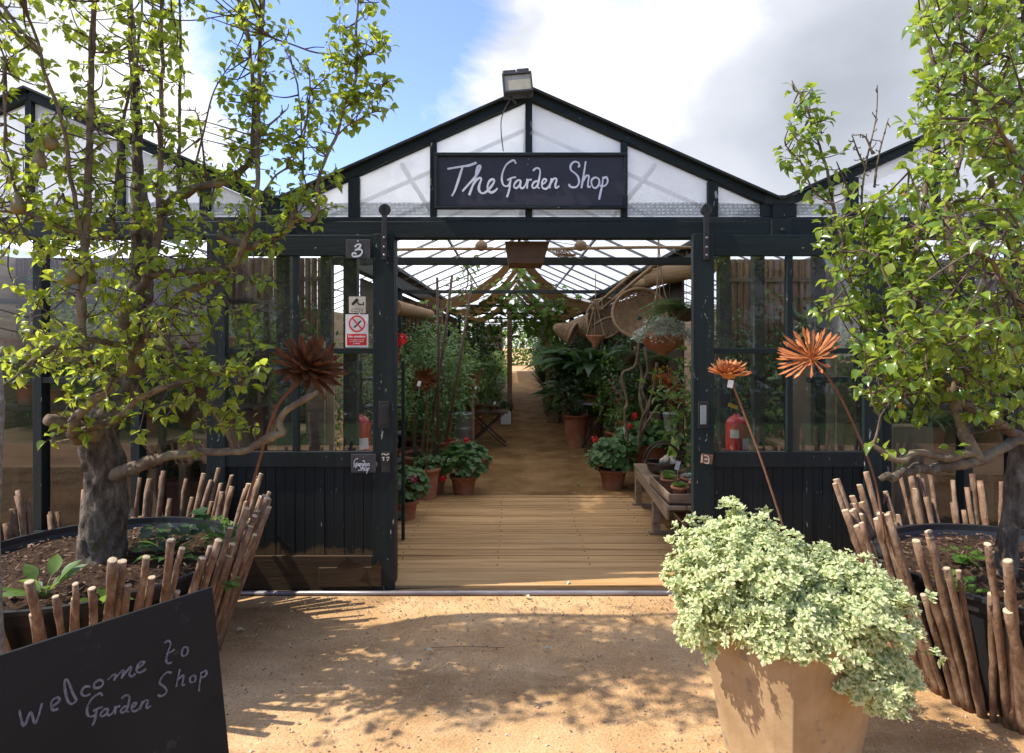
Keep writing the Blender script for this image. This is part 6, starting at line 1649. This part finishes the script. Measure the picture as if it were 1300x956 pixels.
# side bays: benches, screens, extinguishers
def side_bench(label, x0, x1, y0, y1, h, n=4):
    t = thing('staging_bench', label, 'bench', ((x0 + x1) / 2, (y0 + y1) / 2, 0)); m = MB(); w = (y1 - y0) / n
    for i in range(n): m.box(x0, x1, y0 + i * w + .004, y0 + (i + 1) * w - .004, h - .03, h)
    obj('top', m, wood_old2, t, bevel=.003); obj('apron', MB().box(x0 + .02, x1 - .02, y0 + .02, y0 + .045, h - .18, h - .031), wood_old2, t, bevel=.003)
    for x in (x0 + .05, (x0 + x1) / 2, x1 - .05):
        for y in (y0 + .06, y1 - .06): obj('leg', MB().box(x - .03, x + .03, y - .03, y + .03, 0, h - .19), wood_old2, t)
    return t
wood_old2 = mnoise_mat('sunlit_pine', [(.28, .18, .09), (.42, .29, .16)], 5, .75, .3, 30, (.3, 2, 2))
side_bench('pale timber staging behind the glass left of the old pear trunk', -4.4, -2.65, 4.6, 5.5, .84)
side_bench('pale timber staging behind the glass right of the old pear trunk', -2.6, -1.75, 4.75, 5.6, .86)
side_bench('timber staging behind the glass on the far right', 2.3, 4.4, 4.9, 5.7, .72)
KL = ['bushy plant', 'tall leafy plant', 'strappy plant', 'low round-leaved plant']
for i in range(26):
    s_ = -1 if i < 14 else 1; x = (rr.uniform(-4.2, -1.75) if s_ < 0 else rr.uniform(1.75, 4.3)); y = rr.uniform(4.75, 5.6) if i % 2 else rr.uniform(5.5, 5.75); k = rr.choice((0, 1, 0, 2)); z = (.86 if s_ < 0 else .72) if i % 2 and abs(x) > 1.9 else 0
    if z == 0: y = rr.uniform(5.62, 5.8) if abs(x) > 1.9 else y
    if z == 0 and 1.0 < x < 1.75: continue
    o = copy_tree(protos[k]); o.location = (x, y, z); q_ = rr.uniform(.6, .8) if z else rr.uniform(.95, 1.15); o.scale = (q_, q_, q_)
    o['label'] = KL[k] + (' crowded on the staging behind the glass of the left bay' if s_ < 0 else ' crowded on the staging behind the glass of the right bay'); o['category'] = 'plant'; o['group'] = 'plants behind the %s bay glass' % ('left' if s_ < 0 else 'right')
for i, (x, y, z, k, lab) in enumerate(((-2.9, 5.0, .84, 3, 'leafy pot on the left timber staging'), (-3.6, 5.1, .84, 2, 'strappy pot on the left timber staging'), (-2.2, 5.2, .86, 3, 'leafy pot on the staging right of the trunk'), (3.0, 5.3, .72, 0, 'leafy pot on the right timber staging'), (3.8, 5.3, .72, 2, 'strappy pot on the right timber staging'))):
    o = copy_tree(protos[k]); o.location = (x, y, z); o.scale = (.7, .7, .7); o['label'] = lab; o['category'] = 'plant'; o['group'] = 'plants on the side staging'
def screen(label, x0, x1, y, z0, z1, mt=None):
    t = thing('reed_screen', label, 'screen', ((x0 + x1) / 2, y, z0)); m = MB(); nx_ = int((x1 - x0) / .06); 
    for i in range(nx_): m.tube([(x0 + (i + .5) * .06, y + rnd.uniform(-.006, .006), z0), (x0 + (i + .5) * .06, y + rnd.uniform(-.006, .006), z1)], .031, 6)
    obj('reeds', m, mt or screen_m, t); b = MB()
    for z in (z0 + .2, (z0 + z1) / 2, z1 - .2): b.box(x0, x1, y - .045, y - .033, z - .02, z + .02)
    obj('battens', b, wood_dark, t)
screen('brown reed screen behind the staging in the left bay', -4.8, -1.8, 5.9, 0, 2.4)
screen('brown reed screen behind the staging in the right bay', 2.0, 4.9, 6.0, 0, 2.4)
screen('reed screen high on the left wall of the aisle', -1.62, -1.0, 9.2, 1.4, 2.2)
for s_, x0, x1 in ((-1, -4.3, -2.75), (-1, -2.62, -1.8), (1, 2.55, 4.2)):
    side = 'left' if s_ < 0 else 'right'; near = 'beside the trunk' if x1 == -1.8 else 'far out'
    st_ = thing('display_shelving', 'dark timber shelving with pots close behind the %s bay glass, %s' % (side, near), 'shelving', ((x0 + x1) / 2, 4.45, 0))
    for z in (1.12, 1.5, 1.88): obj('shelf', MB().box(x0, x1, 4.3, 4.56, z, z + .025), wood_dark, st_, bevel=.003)
    for x in (x0 + .02, x1 - .02): obj('upright', MB().box(x - .022, x + .022, 4.57, 4.61, 0, 2.1), wood_dark, st_, bevel=.003)
    for z in (1.146, 1.526, 1.906):
        x = x0 + .12
        while x < x1 - .1:
            r_ = rr.uniform(.05, .085); h_ = rr.uniform(.10, .17); c = (x, 4.43, z)
            if rr.random() < .75:
                p_ = thing('small_pot', 'small terracotta pot standing on the shelving behind the %s bay glass' % side, 'pot', c, 'pots on the %s bay shelving' % side)
                obj('body', pot_mb(r_, r_ * .72, h_, .02, c, 16), terracotta if rr.random() < .7 else galv, p_, smooth=True)
                if rr.random() < .6:
                    m = MB(); geranium_leaves(m, (x, 4.43, z + h_ + .03), r_ * 1.3, r_ * 1.2, .06, 26, .022, rr); obj('leaves', m, L_mid, p_)
            x += r_ * 2 + rr.uniform(.03, .12)
# crates stacked on the left staging behind the foliage
cr = thing('wooden_crate', 'brown slatted crate on the staging, seen through leaves left of the doors', 'crate', (-2.3, 5.0, .86))
for i in range(4): obj('slat', MB().box(-2.55, -2.05, 4.98, 5.0, .88 + i * .11, .96 + i * .11), rust_rod if 0 else wood_old, cr, bevel=.003)
for x in (-2.53, -2.07): obj('corner', MB().box(x - .02, x + .02, 5.001, 5.03, .86, 1.31), wood_old, cr)
ext0 = thing('fire_extinguisher', 'red fire extinguisher standing behind the right door glass', 'fire extinguisher', P(936, 572, 4.5), 'fire extinguishers behind the doors')
c = P(936, 572, 4.5)
obj('cylinder', MB().lathe([(.001, 0), (.078, 0), (.082, .012), (.082, .19), (.078, .215), (.055, .243), (.025, .255), (.022, .27), (.001, .27)], c, 24, cap=False), red_ext, ext0, smooth=True)
obj('valve', MB().lathe([(.02, .27), (.022, .295), (.001, .3)], c, 12, cap=False).obox(c + V(.02, 0, .30), (.11, .02, .014), Quaternion(V(0, 1, 0), R(-12))).obox(c + V(.02, 0, .325), (.12, .02, .012), Quaternion(V(0, 1, 0), R(-25))), black_iron, ext0)
obj('pin_tag', MB().obox(c + V(-.035, -.01, .325), (.07, .006, .028), Quaternion(V(0, 1, 0), R(20))), yellow_p, ext0)
obj('hose', MB().tube(crom([c + V(.03, -.02, .29), c + V(.12, -.02, .25), c + V(.115, -.02, .12), c + V(.10, -.02, .03)]), .009, 7), black_iron, ext0, smooth=True)
def band(c, r, z0, z1, a0, a1):
    m = MB(); n = 10; b = []
    for k in range(n + 1):
        a = lerp(a0, a1, k / n); m.v += [c + V(r * math.cos(a), r * math.sin(a), z0), c + V(r * math.cos(a), r * math.sin(a), z1)]
    for k in range(n): m.f.append((2 * k, 2 * k + 2, 2 * k + 3, 2 * k + 1))
    return m
obj('label_sticker', band(c, .0835, .10, .16, R(215), R(258)), cream_p, ext0, smooth=True)
obj('label_sticker', band(c, .0835, .02, .10, R(275), R(335)), white_p, ext0, smooth=True)
obj('stand', MB().box(c.x - .09, c.x + .09, c.y - .09, c.y + .09, 0, c.z - .001), wood_dark, ext0)
e2 = copy_tree(ext0); e2.location = V(P(456, 0, 4.5).x, 4.5, c.z); e2['label'] = 'red fire extinguisher half hidden behind the left door glass'
# boards behind right door
for px0, px1, Y, zt, lab in ((1006, 1060, 4.75, 1.55, 'tan board leaning behind the middle pane of the right door'), (1062, 1112, 4.85, 1.5, 'second tan board behind the outer pane of the right door')):
    x0, x1 = P(px0, 0, Y).x, P(px1, 0, Y).x
    tag(obj('tan_board', MB().box(x0, x1, Y, Y + .02, 0, zt), wood_beige, loc=(x0, Y, 0), bevel=.003), lab, 'board')
x0, x1 = P(1128, 0, 4.5).x, P(1180, 0, 4.5).x
tag(obj('timber_block', MB().box(x0, x1, 4.45, 4.7, 0, .98), wood_beige, loc=(x0, 4.5, 0), bevel=.01), 'squat pale timber block behind the glass right of the right door', 'block')

# ------------------------------------------------------------------ things over the roof and behind the camera (seen mirrored in the panes)
def far_tree(label, loc, h, r, n, seed, mat):
    rr = random.Random(seed); t = thing('background_tree', label, 'tree', loc); L0 = V(*loc); tm = MB().tube(crom([L0, L0 + V(.1, 0, h * .4), L0 + V(-.1, 0, h * .8)], 4), [.22 * (1 - i / 10) + .04 for i in range(9)], 8)
    obj('trunk', tm, bark, t); m = MB()
    for i in range(n):
        u = unit(); k = rr.random() ** .4 * (1 + .35 * mnoise.noise(u * 2 + V(seed, 0, 0))); c = L0 + V(0, 0, h * .72) + V(u.x * r * k, u.y * r * k, u.z * r * k * .8)
        for j in range(4): m.leaf(c + rv(.15), rv(1), V(0, 0, 1) + rv(.5), .16, .11, .2, .2)
    obj('crown', m, mat, t)
far_tree('bright green tree top just showing over the roof valley on the right', (P(972, 0, 22).x, 22, 0), 7.4, .85, 1100, 7, L_vine)
lw = MB(); lw.add([V(-40, -40, .006), V(40, -40, .006), V(40, -1.6, .006), V(-40, -1.6, .006)], [(0, 1, 2, 3)])
tag(obj('lawn', lw, mnoise_mat('mown_grass', [(.03, .055, .012), (.06, .10, .02)], 5, .9, .6, 60, spec=.2)), kind='structure')
hm = MB(); rr = random.Random(13)
for i in range(7000):
    x = rr.uniform(-8, 8); z = rr.uniform(.05, 1.55); y = -4.6 + rr.uniform(-.35, .35) + .3 * mnoise.noise(V(x, z, 0)); hm.leaf(V(x, y, z), rv(1).normalized(), V(0, .6, .8) + rv(.5), .13, .09, .3, .2)
tag(obj('yard_hedge', hm, L_dark, loc=(0, -4.6, 0)), 'dark clipped hedge behind the viewpoint, mirrored in the door glass', kind='stuff')
hs = thing('white_building', 'long white rendered building with a slate roof across the yard, mirrored in the door glass', 'building', (0, -11, 0))
obj('wall', MB().box(-9, 10, -12, -11, 0, 3.0), housewall, hs)
m = MB(); m.add([V(-9.2, -10.8, 2.95), V(10.2, -10.8, 2.95), V(10.2, -13, 5.0), V(-9.2, -13, 5.0)], [(0, 1, 2, 3)]); obj('roof', m, houseroof, hs)
for i in range(6): obj('window', MB().box(-7 + i * 2.9, -5.9 + i * 2.9, -11.0, -10.97, 1.0, 2.2), bin_m, hs)
far_tree('leafy tree in the yard behind the viewpoint', (-4.5, -8.5, 0), 4.8, 2.0, 1300, 8, L_mid)
far_tree('second leafy tree in the yard behind the viewpoint', (4.2, -9.0, 0), 4.4, 1.9, 1300, 9, L_mid)

# ================================================================== light, sky, camera
S = Vector((-.62, -.07, .78)).normalized()
el = math.asin(S.z); rot = math.atan2(S.x, S.y)
w = bpy.data.worlds.new('World'); scn.world = w; w.use_nodes = True; nt = w.node_tree; nt.nodes.clear()
out = nt.nodes.new('ShaderNodeOutputWorld'); bg = nt.nodes.new('ShaderNodeBackground')
sky = nt.nodes.new('ShaderNodeTexSky'); sky.sky_type = 'NISHITA'; sky.sun_disc = False; sky.sun_elevation = el; sky.sun_rotation = rot
sky.air_density = 1.0; sky.dust_density = .6; sky.ozone_density = 1.2
bg.inputs['Strength'].default_value = .12
tc = nt.nodes.new('ShaderNodeTexCoord')
mp = nt.nodes.new('ShaderNodeMapping'); mp.inputs['Scale'].default_value = (1, 1, 1.5); nt.links.new(tc.outputs['Generated'], mp.inputs[0])
n1 = nt.nodes.new('ShaderNodeTexNoise'); n1.inputs['Scale'].default_value = 3.4; n1.inputs['Detail'].default_value = 9; n1.inputs['Roughness'].default_value = .62; n1.inputs['Distortion'].default_value = .8
nt.links.new(mp.outputs[0], n1.inputs['Vector'])
def blob(px, py, sz, amp):
    """soft bias of cloud cover round a direction in the sky"""
    d = Vector((px - 650, F, 434 - py)).normalized()
    vd = nt.nodes.new('ShaderNodeVectorMath'); vd.operation = 'DISTANCE'; vd.inputs[1].default_value = d; nt.links.new(tc.outputs['Generated'], vd.inputs[0])
    r = nt.nodes.new('ShaderNodeMapRange'); r.interpolation_type = 'SMOOTHSTEP'; r.inputs['From Min'].default_value = 0; r.inputs['From Max'].default_value = sz; r.inputs['To Min'].default_value = amp; r.inputs['To Max'].default_value = 0
    nt.links.new(vd.outputs['Value'], r.inputs['Value']); return r.outputs[0]
acc = n1.outputs['Fac']
for b in ((470, 110, .30, -.24), (330, 20, .20, -.20), (240, 150, .17, .20), (860, 60, .46, .42), (1120, 120, .4, .3), (60, 90, .26, .22), (640, 90, .10, .12), (600, 25, .13, -.12), (800, 5, .06, -.3)):
    o_ = blob(*b); a_n = nt.nodes.new('ShaderNodeMath'); a_n.operation = 'ADD'; nt.links.new(acc, a_n.inputs[0]); nt.links.new(o_, a_n.inputs[1]); acc = a_n.outputs[0]
mask = ramp(nt, acc, [(.43, 0), (.52, .35), (.64, 1)])
n2 = nt.nodes.new('ShaderNodeTexNoise'); n2.inputs['Scale'].default_value = 3.0; n2.inputs['Detail'].default_value = 6; nt.links.new(mp.outputs[0], n2.inputs['Vector'])
ac2 = n2.outputs['Fac']
for b in ((1060, 110, .32, -.26), (840, 60, .30, .25), (240, 140, .25, .2)):
    o_ = blob(*b); a_n = nt.nodes.new('ShaderNodeMath'); a_n.operation = 'ADD'; nt.links.new(ac2, a_n.inputs[0]); nt.links.new(o_, a_n.inputs[1]); ac2 = a_n.outputs[0]
cl = ramp(nt, ac2, [(.15, (.40, .43, .49)), (.45, (.62, .65, .72)), (.62, (1, 1, 1))])
sc_n = nt.nodes.new('ShaderNodeVectorMath'); sc_n.operation = 'SCALE'; sc_n.inputs['Scale'].default_value = 7.6; nt.links.new(cl, sc_n.inputs[0])
sk_n = nt.nodes.new('ShaderNodeVectorMath'); sk_n.operation = 'SCALE'; sk_n.inputs['Scale'].default_value = 1.75; nt.links.new(mixc(nt, 1.0, sky.outputs[0], (.90, .90, 1.16), 'MULTIPLY'), sk_n.inputs[0])
nt.links.new(mixc(nt, mask, sk_n.outputs[0], sc_n.outputs[0]), bg.inputs['Color'])
nt.links.new(bg.outputs[0], out.inputs[0])
sun = bpy.data.lights.new('sun', 'SUN'); sun.energy = 4.8; sun.angle = R(.53); sun.color = (1, .94, .85)
so = bpy.data.objects.new('sun', sun); COL.objects.link(so); so.rotation_euler = S.to_track_quat('Z', 'Y').to_euler(); so.location = (-5, -3, 8)
cam = bpy.data.cameras.new('camera'); co = bpy.data.objects.new('camera', cam); COL.objects.link(co); scn.camera = co
co.location = (0, 0, EYE); co.rotation_euler = (R(90), 0, 0)
cam.sensor_width = 36; cam.sensor_fit = 'HORIZONTAL'; cam.lens = 36 * F / 1300; cam.shift_y = -(478 - 434) / 1300.0
cam.clip_start = .05; cam.clip_end = 500
scn.view_settings.view_transform = 'Standard'; scn.view_settings.look = 'None'; scn.view_settings.exposure = 0.55; scn.view_settings.gamma = 1
scn.view_settings.use_curve_mapping = False
cy = scn.cycles
cy.max_bounces = 10; cy.transparent_max_bounces = 24; cy.diffuse_bounces = 5; cy.glossy_bounces = 4; cy.transmission_bounces = 6
cy.sample_clamp_indirect = 6; cy.caustics_reflective = False; cy.caustics_refractive = False
